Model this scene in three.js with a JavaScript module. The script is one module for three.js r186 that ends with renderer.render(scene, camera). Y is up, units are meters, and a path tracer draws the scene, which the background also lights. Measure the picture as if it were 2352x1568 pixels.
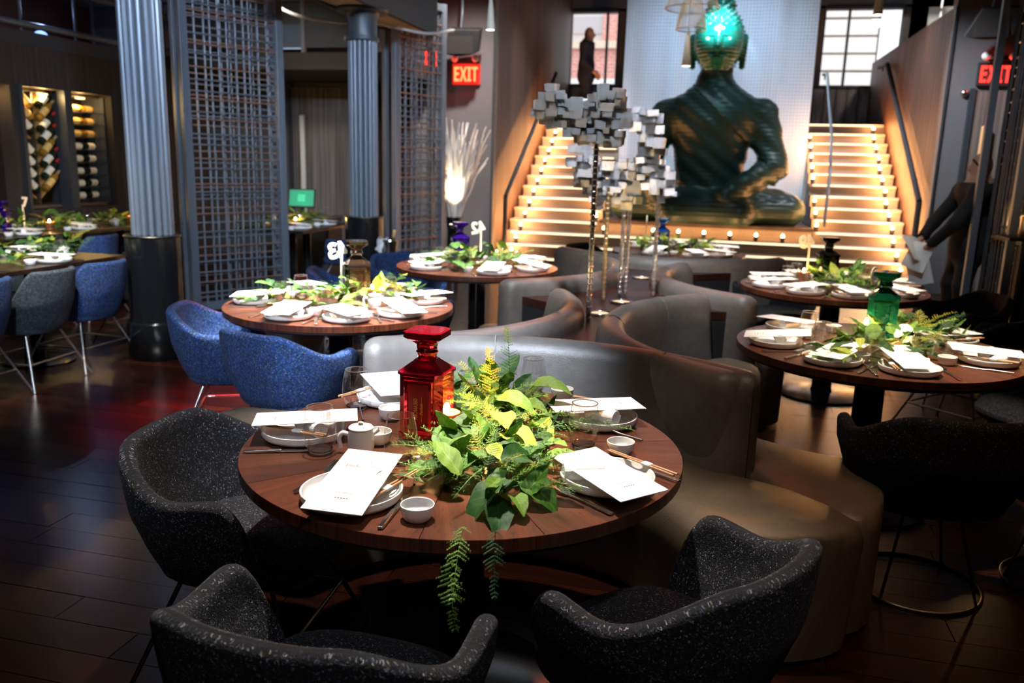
import * as THREE from 'three';
import { RoundedBoxGeometry } from 'three/addons/geometries/RoundedBoxGeometry.js';
import { mergeGeometries, mergeVertices, toCreasedNormals } from 'three/addons/utils/BufferGeometryUtils.js';
import { MarchingCubes } from 'three/addons/objects/MarchingCubes.js';
import { FontLoader } from 'three/addons/loaders/FontLoader.js';
import { TextGeometry } from 'three/addons/geometries/TextGeometry.js';
import { RectAreaLightUniformsLib } from 'three/addons/lights/RectAreaLightUniformsLib.js';

// ------------------------------------------------------------------ camera, sky, main lights, exposure
const scene = new THREE.Scene();
const camera = new THREE.PerspectiveCamera(44.85, 1.5, 0.05, 120);
{
  const yaw = 0.236, pitch = 0.215, roll = 0.028;
  const f0 = new THREE.Vector3(-Math.sin(yaw), 0, -Math.cos(yaw)), x0 = new THREE.Vector3(Math.cos(yaw), 0, -Math.sin(yaw));
  const f = f0.clone().multiplyScalar(Math.cos(pitch)).add(new THREE.Vector3(0, -Math.sin(pitch), 0));
  const u0 = f0.clone().multiplyScalar(Math.sin(pitch)).add(new THREE.Vector3(0, Math.cos(pitch), 0));
  const x = x0.clone().multiplyScalar(Math.cos(roll)).addScaledVector(u0, Math.sin(roll));
  const u = x0.clone().multiplyScalar(-Math.sin(roll)).addScaledVector(u0, Math.cos(roll));
  camera.position.set(0, 1.53, 0);
  camera.quaternion.setFromRotationMatrix(new THREE.Matrix4().makeBasis(x, u, f.clone().negate()));
  camera.focus = 2.25; camera.userData.fStop = 3.2;
}
scene.background = new THREE.Color(0.86, 0.93, 1.0);
scene.backgroundIntensity = 2.2;
const renderer = new THREE.WebGLRenderer({ antialias: true });
renderer.toneMapping = THREE.LinearToneMapping;
renderer.toneMappingExposure = 1.1;
renderer.shadowMap.enabled = true;
RectAreaLightUniformsLib.init();

const V = (x, y, z) => new THREE.Vector3(x, y, z);
const C = (r, g, b) => new THREE.Color().setRGB(r, g, b);
let seed = 20240607;
const rnd = () => { seed = (seed + 0x6D2B79F5) | 0; let t = Math.imul(seed ^ (seed >>> 15), 1 | seed); t = (t + Math.imul(t ^ (t >>> 7), 61 | t)) ^ t; return ((t ^ (t >>> 14)) >>> 0) / 4294967296; };
const rr = (a, b) => a + (b - a) * rnd();
const lerp = (a, b, t) => a + (b - a) * t;
const sstep = (a, b, x) => { const t = Math.min(1, Math.max(0, (x - a) / (b - a))); return t * t * (3 - 2 * t); };
const ORD = ['first', 'second', 'third', 'fourth', 'fifth', 'sixth', 'seventh', 'eighth', 'ninth', 'tenth', 'eleventh', 'twelfth', 'thirteenth', 'fourteenth', 'fifteenth', 'sixteenth', 'seventeenth', 'eighteenth'];

// ------------------------------------------------------------------ scene helpers
const used = {};
function numbered(n) { n = n.replace(/_\d{3}$/, ''); const k = used[n] = (used[n] ?? -1) + 1; return k ? n + '_' + String(k).padStart(3, '0') : n; }
function shade(o) { o.traverse(c => { if (c.isMesh) { c.castShadow = true; c.receiveShadow = true; } }); return o; }
function tag(o, label, category, group, kind) {
  if (label) o.userData.label = label; if (category) o.userData.category = category;
  if (group) o.userData.group = group; if (kind) o.userData.kind = kind; return o;
}
function thing(name, label, category, p = [0, 0, 0], turn = 0, group) {
  const o = new THREE.Group(); o.name = numbered(name); scene.add(o); o.position.set(...p); o.rotation.y = turn;
  return tag(o, label, category, group);
}
function part(name, geo, mat, parent, p, rot) {
  const m = new THREE.Mesh(geo, mat); m.name = name; m.castShadow = m.receiveShadow = true;
  if (p) m.position.set(...p); if (rot) m.rotation.set(...rot);
  parent.add(m); return m;
}
function solo(name, geo, mat, label, category, group, p, rot) {
  const m = part(numbered(name), geo, mat, scene, p, rot); return tag(m, label, category, group);
}
function struct(name, geo, mat, parent = scene, p, rot) {
  const m = part(parent === scene ? numbered(name) : name, geo, mat, parent, p, rot); if (parent === scene) m.userData.kind = 'structure'; return m;
}
function structGroup(name) { const o = new THREE.Group(); o.name = numbered(name); o.userData.kind = 'structure'; scene.add(o); return o; }
function dup(src, label, p, turn = 0, group) {
  const c = src.clone(); c.name = numbered(src.name); c.userData = { ...src.userData, label }; if (group) c.userData.group = group;
  c.position.set(...p); c.rotation.set(0, turn, 0); scene.add(c); return c;
}
// first use takes the prototype itself, later uses are clones
function proto(make) { let first = null; return (label, p, turn = 0, group) => { if (!first) { first = make(); tag(first, label, null, group); first.position.set(...p); first.rotation.set(0, turn, 0); return first; } return dup(first, label, p, turn, group); }; }

// ------------------------------------------------------------------ geometry helpers
const box = (w, h, d, x = 0, y = 0, z = 0) => new THREE.BoxGeometry(w, h, d).translate(x, y, z);
const rbox = (w, h, d, r = 0.01, x = 0, y = 0, z = 0, s = 2) => new RoundedBoxGeometry(w, h, d, s, r).translate(x, y, z);
const cyl = (r1, r2, h, n = 24, x = 0, y = 0, z = 0) => new THREE.CylinderGeometry(r1, r2, h, n).translate(x, y, z);
function lathe(pts, n = 36) { return new THREE.LatheGeometry(pts.map(p => new THREE.Vector2(p[0], p[1])), n); }
function tube(pts, r, seg = 16, rad = 8, closed = false) { return new THREE.TubeGeometry(new THREE.CatmullRomCurve3(pts.map(p => V(...p)), closed), seg, r, rad, closed); }
function rod(a, b, r, n = 8) { const A = V(...a), B = V(...b), d = B.clone().sub(A), L = d.length(); const g = new THREE.CylinderGeometry(r, r, L, n); g.applyQuaternion(new THREE.Quaternion().setFromUnitVectors(V(0, 1, 0), d.normalize())); const m = A.add(B).multiplyScalar(.5); return g.translate(m.x, m.y, m.z); }
function merge(list) { return mergeGeometries(list.map(g => { const q = g.index ? g.toNonIndexed() : g; for (const k of Object.keys(q.attributes)) if (!['position', 'normal', 'uv'].includes(k)) q.deleteAttribute(k); if (!q.attributes.uv) q.setAttribute('uv', new THREE.BufferAttribute(new Float32Array(q.attributes.position.count * 2), 2)); return q; })); }
function grid(nu, nv, fn, closeU = false) { // fn(i/nu, j/nv) -> [x,y,z,u,v]
  const pos = [], uv = [], idx = [];
  for (let i = 0; i <= nu; i++) for (let j = 0; j <= nv; j++) { const q = fn(i / nu, j / nv); pos.push(q[0], q[1], q[2]); uv.push(q[3] ?? i / nu, q[4] ?? j / nv); }
  for (let i = 0; i < nu; i++) for (let j = 0; j < nv; j++) { const a = i * (nv + 1) + j, b = a + nv + 1; idx.push(a, b, a + 1, b, b + 1, a + 1); }
  const g = new THREE.BufferGeometry(); g.setAttribute('position', new THREE.Float32BufferAttribute(pos, 3)); g.setAttribute('uv', new THREE.Float32BufferAttribute(uv, 2)); g.setIndex(idx); g.computeVertexNormals(); return g;
}
// sweep a closed section round a vertical axis: section(a) -> [[r,y],...]; optional rounded ends
function arcSweep(a0, a1, n, section, cap = 0.07) {
  const rings = [];
  const capN = 6;
  const secC = a => { const s = section(a); let r = 0, lo = 9; for (const q of s) { r += q[0]; lo = Math.min(lo, q[1]); } return [s, r / s.length, lo]; };
  const add = (a, da, k) => { const [s, rc, lo] = secC(a); const ang = a + da / Math.max(rc, .1); rings.push(s.map(q => [rc + (q[0] - rc) * k, lo + (q[1] - lo) * (0.94 + 0.06 * k), ang])); };
  for (let i = 0; i < capN; i++) { const t = (i / capN) * Math.PI / 2; add(a0, -cap * Math.cos(t), Math.max(.02, Math.sin(t))); }
  for (let i = 0; i <= n; i++) add(lerp(a0, a1, i / n), 0, 1);
  for (let i = capN - 1; i >= 0; i--) { const t = (i / capN) * Math.PI / 2; add(a1, cap * Math.cos(t), Math.max(.02, Math.sin(t))); }
  const m = rings[0].length, pos = [], uv = [], idx = [];
  rings.forEach((R, i) => { let acc = 0; for (let j = 0; j <= m; j++) { const q = R[j % m], p = R[(j - 1 + m) % m]; if (j) acc += Math.hypot(q[0] - p[0], q[1] - p[1]); pos.push(q[0] * Math.sin(q[2]), q[1], -q[0] * Math.cos(q[2])); uv.push(q[2] * 1.1, acc); } });
  for (let i = 0; i < rings.length - 1; i++) for (let j = 0; j < m; j++) { const a = i * (m + 1) + j, b = a + m + 1; idx.push(a, a + 1, b, b, a + 1, b + 1); }
  const g = new THREE.BufferGeometry(); g.setAttribute('position', new THREE.Float32BufferAttribute(pos, 3)); g.setAttribute('uv', new THREE.Float32BufferAttribute(uv, 2)); g.setIndex(idx); return toCreasedNormals(g, 0.9);
}
function sdfGeo(sdf, c, h, res) { // marching cubes of an sdf in the box c +- h
  const mc = new MarchingCubes(res, new THREE.MeshBasicMaterial(), false, false, 400000); mc.isolation = 0;
  const half = res / 2;
  for (let k = 0; k < res; k++) for (let j = 0; j < res; j++) for (let i = 0; i < res; i++)
    mc.field[k * res * res + j * res + i] = -sdf(c[0] + h[0] * (i - half) / half, c[1] + h[1] * (j - half) / half, c[2] + h[2] * (k - half) / half);
  mc.update();
  const g = new THREE.BufferGeometry(); const p = new Float32Array(mc.positionArray.slice(0, mc.count * 3));
  for (let i = 0; i < p.length; i += 3) { p[i] = c[0] + p[i] * h[0]; p[i + 1] = c[1] + p[i + 1] * h[1]; p[i + 2] = c[2] + p[i + 2] * h[2]; }
  g.setAttribute('position', new THREE.BufferAttribute(p, 3)); const q = mergeVertices(g, Math.min(...h) / res * .05); q.computeVertexNormals();
  q.setAttribute('uv', new THREE.BufferAttribute(new Float32Array(q.attributes.position.count * 2), 2));
  const P = q.attributes.position, U = q.attributes.uv; for (let i = 0; i < P.count; i++) U.setXY(i, P.getX(i) + P.getZ(i) * .5, P.getY(i)); return q;
}
const smin = (a, b, k) => { const h = Math.max(k - Math.abs(a - b), 0) / k; return Math.min(a, b) - h * h * k * .25; };
function cap2(x, y, z, a, b, ra, rb) { const bx = b[0] - a[0], by = b[1] - a[1], bz = b[2] - a[2], px = x - a[0], py = y - a[1], pz = z - a[2]; const t = Math.min(1, Math.max(0, (px * bx + py * by + pz * bz) / (bx * bx + by * by + bz * bz + 1e-9))); return Math.hypot(px - bx * t, py - by * t, pz - bz * t) - (ra + (rb - ra) * t); }
const ell = (x, y, z, c, r) => { const dx = (x - c[0]) / r[0], dy = (y - c[1]) / r[1], dz = (z - c[2]) / r[2], k = Math.hypot(dx, dy, dz); return (k - 1) * Math.min(...r); };

// ------------------------------------------------------------------ procedural textures
function tex(w, h, fn, { srgb = true, rep = [1, 1] } = {}) {
  const d = new Uint8Array(w * h * 4); fn(d, w, h); const t = new THREE.DataTexture(d, w, h, THREE.RGBAFormat);
  t.wrapS = t.wrapT = THREE.RepeatWrapping; t.magFilter = THREE.LinearFilter; t.minFilter = THREE.LinearMipmapLinearFilter; t.generateMipmaps = true;
  if (srgb) t.colorSpace = THREE.SRGBColorSpace; t.repeat.set(...rep); t.needsUpdate = true; return t;
}
function noiseField(w, h, nx, ny) { // periodic value noise on an nx by ny lattice
  const L = new Float32Array(nx * ny); for (let i = 0; i < L.length; i++) L[i] = rnd(); const out = new Float32Array(w * h);
  for (let y = 0; y < h; y++) { const fy = y / h * ny, y0 = Math.floor(fy), ty = fy - y0, sy = ty * ty * (3 - 2 * ty); for (let x = 0; x < w; x++) { const fx = x / w * nx, x0 = Math.floor(fx), tx = fx - x0, sx = tx * tx * (3 - 2 * tx); const g = (i, j) => L[(j % ny) * nx + (i % nx)]; out[y * w + x] = lerp(lerp(g(x0, y0), g(x0 + 1, y0), sx), lerp(g(x0, y0 + 1), g(x0 + 1, y0 + 1), sx), sy); } } return out;
}
const put = (d, i, r, g, b) => { d[i * 4] = Math.max(0, Math.min(255, r)); d[i * 4 + 1] = Math.max(0, Math.min(255, g)); d[i * 4 + 2] = Math.max(0, Math.min(255, b)); d[i * 4 + 3] = 255; };
function boucle(base, flecks, dens) { // tweed: mottled ground with short pale fibres
  return tex(768, 768, (d, w, h) => {
    const n1 = noiseField(w, h, 24, 24), n2 = noiseField(w, h, 170, 170);
    for (let i = 0; i < w * h; i++) { const k = .55 + .5 * n1[i] + .75 * (n2[i] - .5); put(d, i, base[0] * k, base[1] * k, base[2] * k); }
    for (let q = 0; q < dens; q++) { const x0 = rnd() * w, y0 = rnd() * h, a = rnd() * 6.28, L = rr(5, 17), c = flecks[Math.floor(rnd() * flecks.length)], th = rnd() < .5 ? 5 : 3, s = rr(.5, 1);
      for (let t = 0; t < L; t += .5) for (let e = 0; e < th; e++) { const x = (Math.floor(x0 + Math.cos(a + t * .06) * t + e) + w) % w, y = (Math.floor(y0 + Math.sin(a + t * .06) * t) + h) % h; put(d, y * w + x, c[0] * s, c[1] * s, c[2] * s); } }
  }, { rep: [4, 4] });
}
function woodTex(a, b, streak, w = 1024, h = 256) { // grain along u
  return tex(w, h, (d) => { const n1 = noiseField(w, h, 4, 26), n2 = noiseField(w, h, 8, 110), n3 = noiseField(w, h, 60, 128), n4 = noiseField(w, h, 3, 5);
    for (let i = 0; i < w * h; i++) { let t = .45 * n1[i] + .3 * n2[i] + .12 * n3[i] + .25 * n4[i]; t = Math.min(1, Math.max(0, (t - .28) * 1.6)); const k = n3[i] < .16 ? 1 - streak : 1; put(d, i, lerp(a[0], b[0], t) * k, lerp(a[1], b[1], t) * k, lerp(a[2], b[2], t) * k); } });
}
const bumpNoise = tex(512, 512, (d, w, h) => { const a = noiseField(w, h, 90, 90), b = noiseField(w, h, 200, 200); for (let i = 0; i < w * h; i++) { const k = 255 * (.6 * a[i] + .4 * b[i]); put(d, i, k, k, k); } }, { srgb: false, rep: [5, 5] });
const crinkle = tex(256, 256, (d, w, h) => { const a = noiseField(w, h, 14, 14), b = noiseField(w, h, 40, 40); for (let i = 0; i < w * h; i++) { const k = 255 * Math.abs(2 * (.65 * a[i] + .35 * b[i]) - 1); put(d, i, k, k, k); } }, { srgb: false });
const reed = tex(512, 256, (d, w, h) => { const n = noiseField(w, h, 200, 4), m = noiseField(w, h, 40, 2); for (let i = 0; i < w * h; i++) { const x = i % w; const g = (x % 16) < 3 ? .55 : 1; const k = g * (.6 + .35 * n[i] + .3 * m[i]); put(d, i, 88 * k, 80 * k, 74 * k); } });
const M = {};
const std = (o) => new THREE.MeshStandardMaterial(o), phy = (o) => new THREE.MeshPhysicalMaterial(o);
const texFleck = boucle([17, 18, 25], [[214, 214, 220], [160, 160, 170], [110, 110, 116], [186, 168, 130], [80, 90, 120], [60, 62, 76]], 1900);
M.fleck = std({ map: texFleck, roughness: .95, bumpMap: bumpNoise, bumpScale: .002, color: C(.8, .8, .86) });
const texBlue = boucle([28, 62, 128], [[126, 158, 208], [90, 124, 184], [60, 96, 160], [180, 200, 226], [18, 44, 104]], 3400);
M.blue = std({ map: texBlue, roughness: .95, bumpMap: bumpNoise, bumpScale: .002, color: C(.72, .84, .8) });
const texGrey = boucle([56, 66, 74], [[120, 130, 138], [96, 106, 112]], 2600);
M.greyFelt = std({ map: texGrey, roughness: .95, bumpMap: bumpNoise, bumpScale: .002 });
M.darkFelt = std({ map: texFleck, color: C(.45, .47, .6), roughness: .95, bumpMap: bumpNoise, bumpScale: .002 });
M.rod = std({ color: C(.62, .62, .63), metalness: 1, roughness: .3 });
M.rodDark = std({ color: C(.16, .14, .11), metalness: 1, roughness: .35 });
const leatherBump = tex(512, 512, (d, w, h) => { const a = noiseField(w, h, 120, 120), b = noiseField(w, h, 10, 10); for (let i = 0; i < w * h; i++) { const k = 255 * (.7 * a[i] + .3 * b[i]); put(d, i, k, k, k); } }, { srgb: false, rep: [3, 3] });
const leatherCol = tex(512, 512, (d, w, h) => { const a = noiseField(w, h, 6, 6), b = noiseField(w, h, 40, 40); for (let i = 0; i < w * h; i++) { const k = .8 + .25 * a[i] + .1 * b[i]; put(d, i, 96 * k, 88 * k, 80 * k); } });
M.leather = phy({ map: leatherCol, color: C(1.15, 1.2, 1.28), roughness: .42, bumpMap: leatherBump, bumpScale: .0006, specularIntensity: .8 });
M.leatherTan = phy({ map: leatherCol, color: C(1.05, .9, .68), roughness: .38, bumpMap: leatherBump, bumpScale: .0006 });
M.piping = std({ color: C(.2, .18, .17), roughness: .6 });
const floorTex = [woodTex([46, 22, 16], [84, 42, 30], .35), woodTex([38, 18, 13], [70, 34, 24], .4)];
M.floor = floorTex.flatMap(t => [.4, .3].map(k => std({ map: t, color: C(k, k * .8, k * .7), roughness: .24, bumpMap: t, bumpScale: .0006 })));
const topTex = [woodTex([66, 34, 22], [124, 70, 44], .3), woodTex([50, 30, 22], [96, 60, 42], .35), woodTex([92, 44, 26], [134, 72, 42], .25)];
M.top = topTex.flatMap(t => [.58, .42].map(k => phy({ map: t, color: C(k, k * .98, k), roughness: .36, clearcoat: .25, clearcoatRoughness: .25 })));
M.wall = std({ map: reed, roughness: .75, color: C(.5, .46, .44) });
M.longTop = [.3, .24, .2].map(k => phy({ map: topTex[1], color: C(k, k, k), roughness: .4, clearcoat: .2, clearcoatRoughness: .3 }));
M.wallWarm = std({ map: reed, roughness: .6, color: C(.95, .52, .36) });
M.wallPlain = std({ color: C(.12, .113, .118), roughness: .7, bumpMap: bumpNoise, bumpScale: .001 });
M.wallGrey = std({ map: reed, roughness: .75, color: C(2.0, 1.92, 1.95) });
M.black = std({ color: C(.012, .012, .014), roughness: .6 });
M.blackGloss = phy({ color: C(.006, .007, .008), roughness: .16 });
M.iron = std({ color: C(.13, .155, .19), roughness: .42, metalness: .3 });
M.ironDark = std({ color: C(.05, .058, .07), roughness: .45, metalness: .4 });
M.latticeA = std({ color: C(.17, .19, .22), roughness: .45, metalness: .5 });
M.latticeC = std({ color: C(.07, .08, .095), roughness: .45, metalness: .4 });
M.latticeB = std({ color: C(.34, .2, .16), roughness: .4, metalness: .6 });
M.ceil = std({ color: C(.02, .018, .017), roughness: .85 });
M.ceilBrown = std({ color: C(.07, .05, .04), roughness: .8 });
M.porcelain = phy({ color: C(.84, .82, .79), roughness: .25, clearcoat: .5, clearcoatRoughness: .1 });
M.paper = std({ color: C(.9, .885, .87), roughness: .9 });
M.cloth = std({ color: C(.86, .85, .85), roughness: .95, bumpMap: bumpNoise, bumpScale: .001 });
M.steel = std({ color: C(.72, .7, .68), metalness: 1, roughness: .18 });
M.bamboo = std({ color: C(.52, .27, .13), roughness: .5 });
M.glass = phy({ color: C(1, 1, 1), transmission: 1, thickness: 0, roughness: 0, ior: 1.5 });
M.glassThin = phy({ color: C(.97, .97, .97), transmission: 1, thickness: 0, roughness: .01, ior: 2.2 });
M.glassSolid = phy({ color: C(1, 1, 1), transmission: 1, thickness: .001, roughness: 0, ior: 1.38 });
M.glassBase = phy({ color: C(1, 1, 1), transmission: 1, thickness: .02, roughness: .02, ior: 1.5 });
M.brass = std({ color: C(.62, .5, .3), metalness: 1, roughness: .35 });
M.cream = std({ color: C(.72, .66, .55), roughness: .6 });
M.flame = std({ color: C(0, 0, 0), emissive: C(1, .62, .25), emissiveIntensity: 34 });
M.wax = phy({ color: C(.85, .72, .5), roughness: .5, emissive: C(1, .66, .26), emissiveIntensity: 2.6 });
M.votiveCup = phy({ color: C(.3, .1, .03), roughness: .3, transmission: .25, thickness: 0 });
M.cup = std({ color: C(.03, .025, .025), roughness: .35 });
M.led = std({ color: C(.3, .25, .2), emissive: C(1, .78, .5), emissiveIntensity: 1.7 });
M.silver = std({ color: C(.5, .53, .57), metalness: .6, roughness: .36, bumpMap: crinkle, bumpScale: .03 });
M.silverWarm = std({ color: C(.6, .58, .56), metalness: .75, roughness: .3, bumpMap: crinkle, bumpScale: .03 });
M.jade = phy({ color: C(.014, .04, .037), roughness: .42 });
M.jadeHead = phy({ color: C(.006, .15, .12), roughness: .26, clearcoat: .5, clearcoatRoughness: .15 });
M.skin = std({ color: C(.5, .26, .17), roughness: .6 });
M.suitNavy = std({ color: C(.012, .016, .035), roughness: .9 });
M.suitBlack = std({ color: C(.01, .01, .011), roughness: .9 });
M.hair = std({ color: C(.01, .008, .007), roughness: .7 });
M.redGlow = std({ color: C(.2, 0, 0), emissive: C(1, .03, .02), emissiveIntensity: 3.2 });
M.lampGlow = std({ color: C(1, 1, 1), emissive: C(1, .95, .85), emissiveIntensity: 6 });
M.whitePlastic = std({ color: C(.75, .75, .77), roughness: .4 });

// light helpers: a small ceiling fitting with the light just in front of its glowing face
function spot(label, p, target, color, cd, angle, pen = .6, rad = 4) {
  const t = thing('track_spotlight', label, 'lamp', p, 0, 'ceiling spotlights'); t.lookAt(V(...target));
  part('housing', cyl(.05, .06, .16, 20).rotateX(Math.PI / 2).translate(0, 0, -.09), M.black, t);
  part('lens', cyl(.045, .045, .01, 20).rotateX(Math.PI / 2), new THREE.MeshStandardMaterial({ color: 0x000000, emissive: color, emissiveIntensity: 5 }), t);
  part('stem', cyl(.01, .01, .3, 8).translate(0, .18, -.1), M.black, t);
  const s = new THREE.SpotLight(color, cd, 0, angle, pen, 2); const d = V(...target).sub(V(...p)).normalize();
  s.position.set(...p).addScaledVector(d, .03); s.target.position.set(...target); s.castShadow = true; s.shadow.radius = rad; scene.add(s, s.target); return s;
}
// ------------------------------------------------------------------ ceiling spotlights
const COOL = C(.62, .78, 1), WHITE = C(1, .96, .9), WARM = C(1, .74, .45), RED = C(1, .04, .03), AMBER = C(1, .42, .12);
spot('ceiling spotlight aimed at the greenery beside the red bottle', [-.95, 4.5, -2.75], [-.56, .78, -2.02], C(1, .86, .56), 215, .1, .95, 3);
spot('wide ceiling spotlight washing the table with the red bottle', [-1.0, 4.6, -2.5], [-.64, .75, -1.95], C(1, .9, .8), 88, .3, .5, 3);
spot('ceiling spotlight aimed at the table with the black bottle before the first column', [-1.2, 4.7, -3.7], [-1.93, .75, -4.05], C(1, .97, .95), 620, .21, .5, 3);
spot('ceiling spotlight aimed at the table with the purple bottle', [-1.1, 4.7, -5.6], [-1.75, .75, -5.95], WHITE, 290, .21, .5, 3);
spot('ceiling spotlight aimed at the table with the green bottle', [.4, 4.7, -3.6], [.85, .75, -3.85], C(1, .86, .66), 125, .2, .7, 3);
spot('ceiling spotlight aimed at the table with the squat black bottle by the stairs', [.4, 4.7, -5.6], [.8, .75, -5.94], C(1, .84, .66), 105, .2, .6, 3);
spot('ceiling spotlight aimed at the table with the cobalt blue bottle', [-.35, 4.8, -7.2], [-.3, .75, -7.85], WHITE, 110, .2, .6, 3);
spot('blue tinted ceiling spotlight aimed at the fluted columns', [-1.2, 3.7, -.6], [-4.1, 1.5, -5.4], COOL, 78, .42, .8, 5);
spot('blue tinted ceiling spotlight aimed at the first lattice screen', [-1.5, 3.5, -2.6], [-4.6, 1.7, -7.5], COOL, 72, .46, .8, 5);
spot('blue tinted ceiling spotlight aimed at the second lattice screen', [-.6, 4.2, -5.2], [-3.6, 1.6, -9.2], COOL, 48, .36, .8, 5);
spot('ceiling spotlight aimed at the left long table', [-3.6, 3.25, -3.7], [-5.0, .75, -4.5], WHITE, 70, .6, .7, 3);
spot('cool ceiling spotlight aimed at the curved leather bench back', [-1.5, 4.5, -.3], [-1.15, .7, -3.1], C(.72, .83, 1), 310, .18, .9, 4);
spot('cool ceiling spotlight aimed at the silver block sculpture', [-.9, 4.9, -2.2], [-.65, 1.6, -4.9], C(.84, .92, 1), 115, .24, .6, 3);
spot('cool ceiling spotlight aimed at the divider platform', [-.4, 4.9, -4.6], [-.5, .7, -5.3], C(.9, .9, 1), 46, .5, .8, 4);
spot('red ceiling spotlight throwing a pool on the wooden floor', [-3.3, 4.6, -6.4], [-2.85, 0, -4.3], RED, 420, .17, .9, 4);
spot('red ceiling spotlight grazing the bench rims', [-.55, 4.9, -8.2], [-.8, .8, -4.6], C(1, .18, .06), 26, .35, .8, 4);
spot('blue white ceiling spotlight aimed at the statue head', [-.35, 4.3, -10.2], [-.16, 3.5, -13.2], C(.66, .97, 1), 330, .12, .9, 3);
spot('blue white ceiling spotlight behind the mesh curtain, nearer the stairs with the standing man', [-1.1, 4.5, -16.6], [-.7, 2.4, -14.3], C(.66, .83, 1), 26, .8, .9, 6);
spot('blue white ceiling spotlight behind the mesh curtain, nearer the blank window', [.8, 4.5, -16.6], [.4, 2.4, -14.3], C(.66, .83, 1), 26, .8, .9, 6);
spot('blue white ceiling spotlight grazing the front of the mesh curtain', [-.2, 5.0, -12.5], [-.18, 3.4, -14.3], C(.72, .85, 1), 12, .9, .9, 6);
spot('ceiling spotlight over the stairs below the standing man', [-2.3, 4.95, -11.9], [-2.4, 1.2, -13.8], C(.92, .95, 1), 60, .5, .9, 5);
spot('ceiling spotlight over the stairs under the blank window', [1.9, 4.95, -11.9], [2.0, 1.2, -13.8], C(.92, .95, 1), 60, .5, .9, 5);
spot('teal ceiling spotlight falling on the seated statue', [.5, 4.9, -10.4], [0, 1.8, -13.2], C(.45, .95, .95), 14, .26, .9, 5);
spot('ceiling spotlight lighting the wire basket pendant', [-.4, 3.9, -7.2], [-.4, 2.95, -9.05], C(1, .95, .85), 9, .22, .9, 4);
spot('cool ceiling spotlight aimed at the dark lattice screen', [1.3, 4.4, -5.6], [2.25, 1.9, -7.7], C(.7, .85, 1), 14, .3, .9, 5);
spot('soft ceiling spotlight aimed at the dried plumes', [-2.5, 4.6, -8.6], [-3.3, 1.5, -10.5], C(1, .93, .85), 40, .17, .9, 5);
spot('ceiling spotlight on the pale wall beyond the stair wall', [3.3, 4.95, -13.0], [4.0, 4.0, -16.6], C(1, .95, .9), 46, .6, .9, 5);
spot('large cool spotlight above the camera side washing the blue armchairs', [-1.5, 3.0, .7], [-2.2, .5, -3.8], C(.8, .88, 1), 62, .34, .9, 10);
spot('dim ceiling spotlight behind the nearest chairs', [.6, 4.6, .4], [-.4, .6, -1.3], C(.85, .88, 1), 11, .36, .9, 5);
spot('dim amber ceiling spotlight over the right floor', [1.6, 4.6, -1.9], [1.3, 0, -2.1], C(1, .55, .32), 9, .45, .9, 5);
spot('dim ceiling spotlight over the right bench seat', [-.2, 4.6, -1.9], [.35, .45, -3.1], C(1, .8, .58), 9, .2, .9, 4);
spot('dim ceiling spotlight aimed at the left exit wall', [-2.6, 4.8, -9.2], [-3.7, 2, -11.6], C(1, .9, .85), 90, .4, .9, 5);
spot('dim ceiling spotlight aimed at the right exit wall', [.5, 4.2, -9.4], [2.95, 1.8, -11.6], C(.85, .92, 1), 80, .4, .9, 5);
spot('dim ceiling spotlight inside the dark left aisle', [-4.6, 3.2, -7.9], [-5.6, 1.2, -10.9], C(1, .88, .75), 14, .7, .9, 5);

// ------------------------------------------------------------------ room shell
{
  const f = structGroup('floor');
  part('subfloor', box(14, .2, 15, -2, -.125, -4.8), M.black, f);
  const PW = .142, far = [], L = [1.5, 1.85, 2.2];
  const pg = []; for (const l of L) for (let v = 0; v < 2; v++) { const g = box(l - .004, .025, PW - .003); const p = g.attributes.position, uv = g.attributes.uv, o = rnd(), o2 = rnd(); for (let i = 0; i < p.count; i++) uv.setXY(i, p.getX(i) / 2.2 + o, p.getZ(i) / .55 + o2); pg.push(g); }
  let n = 0;
  for (let r = 0; r < 92; r++) {
    const z = .7 - r * PW; let x = -8.2 - rnd() * 1.2;
    while (x < 4.4) {
      const k = Math.floor(rnd() * 3), l = L[k], g = pg[k * 2 + (rnd() < .5 ? 0 : 1)], cx = x + l / 2, y = -.0125 + rr(-.0006, .0006);
      const seen = z > -6.2 && z < -.7 && cx > -5.6 && cx < 2.6 && n < 298 && !(cx > -1 && cx < .1 && z < -3.4);
      if (seen) { part('plank', g, M.floor[Math.floor(rnd() * 4)], f, [cx, y, z]); n++; } else if (cx < 4.6) far.push(g.clone().translate(cx, y, z));
      x += l;
    }
  }
  const s = part('far_plank', merge(far), M.floor[0], f); s.userData.kind = 'stuff';
}
struct('wall_front', box(14, 5.6, .2, -2, 2.6, 1.4), M.wall);
struct('wall_right', box(.2, 5.6, 19.6, 4.6, 2.6, -8.3), M.wall);
struct('ceiling', box(14, .2, 20, -2, 5.3, -8.4), M.ceil);
struct('ceiling', box(4.3, .16, 12.2, -6.45, 3.5, -4.6), M.ceilBrown);
struct('wall_left', box(.2, 5.6, 13, -8.9, 2.6, -5), std({ color: C(.1, .045, .04), roughness: .9 }));
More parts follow.
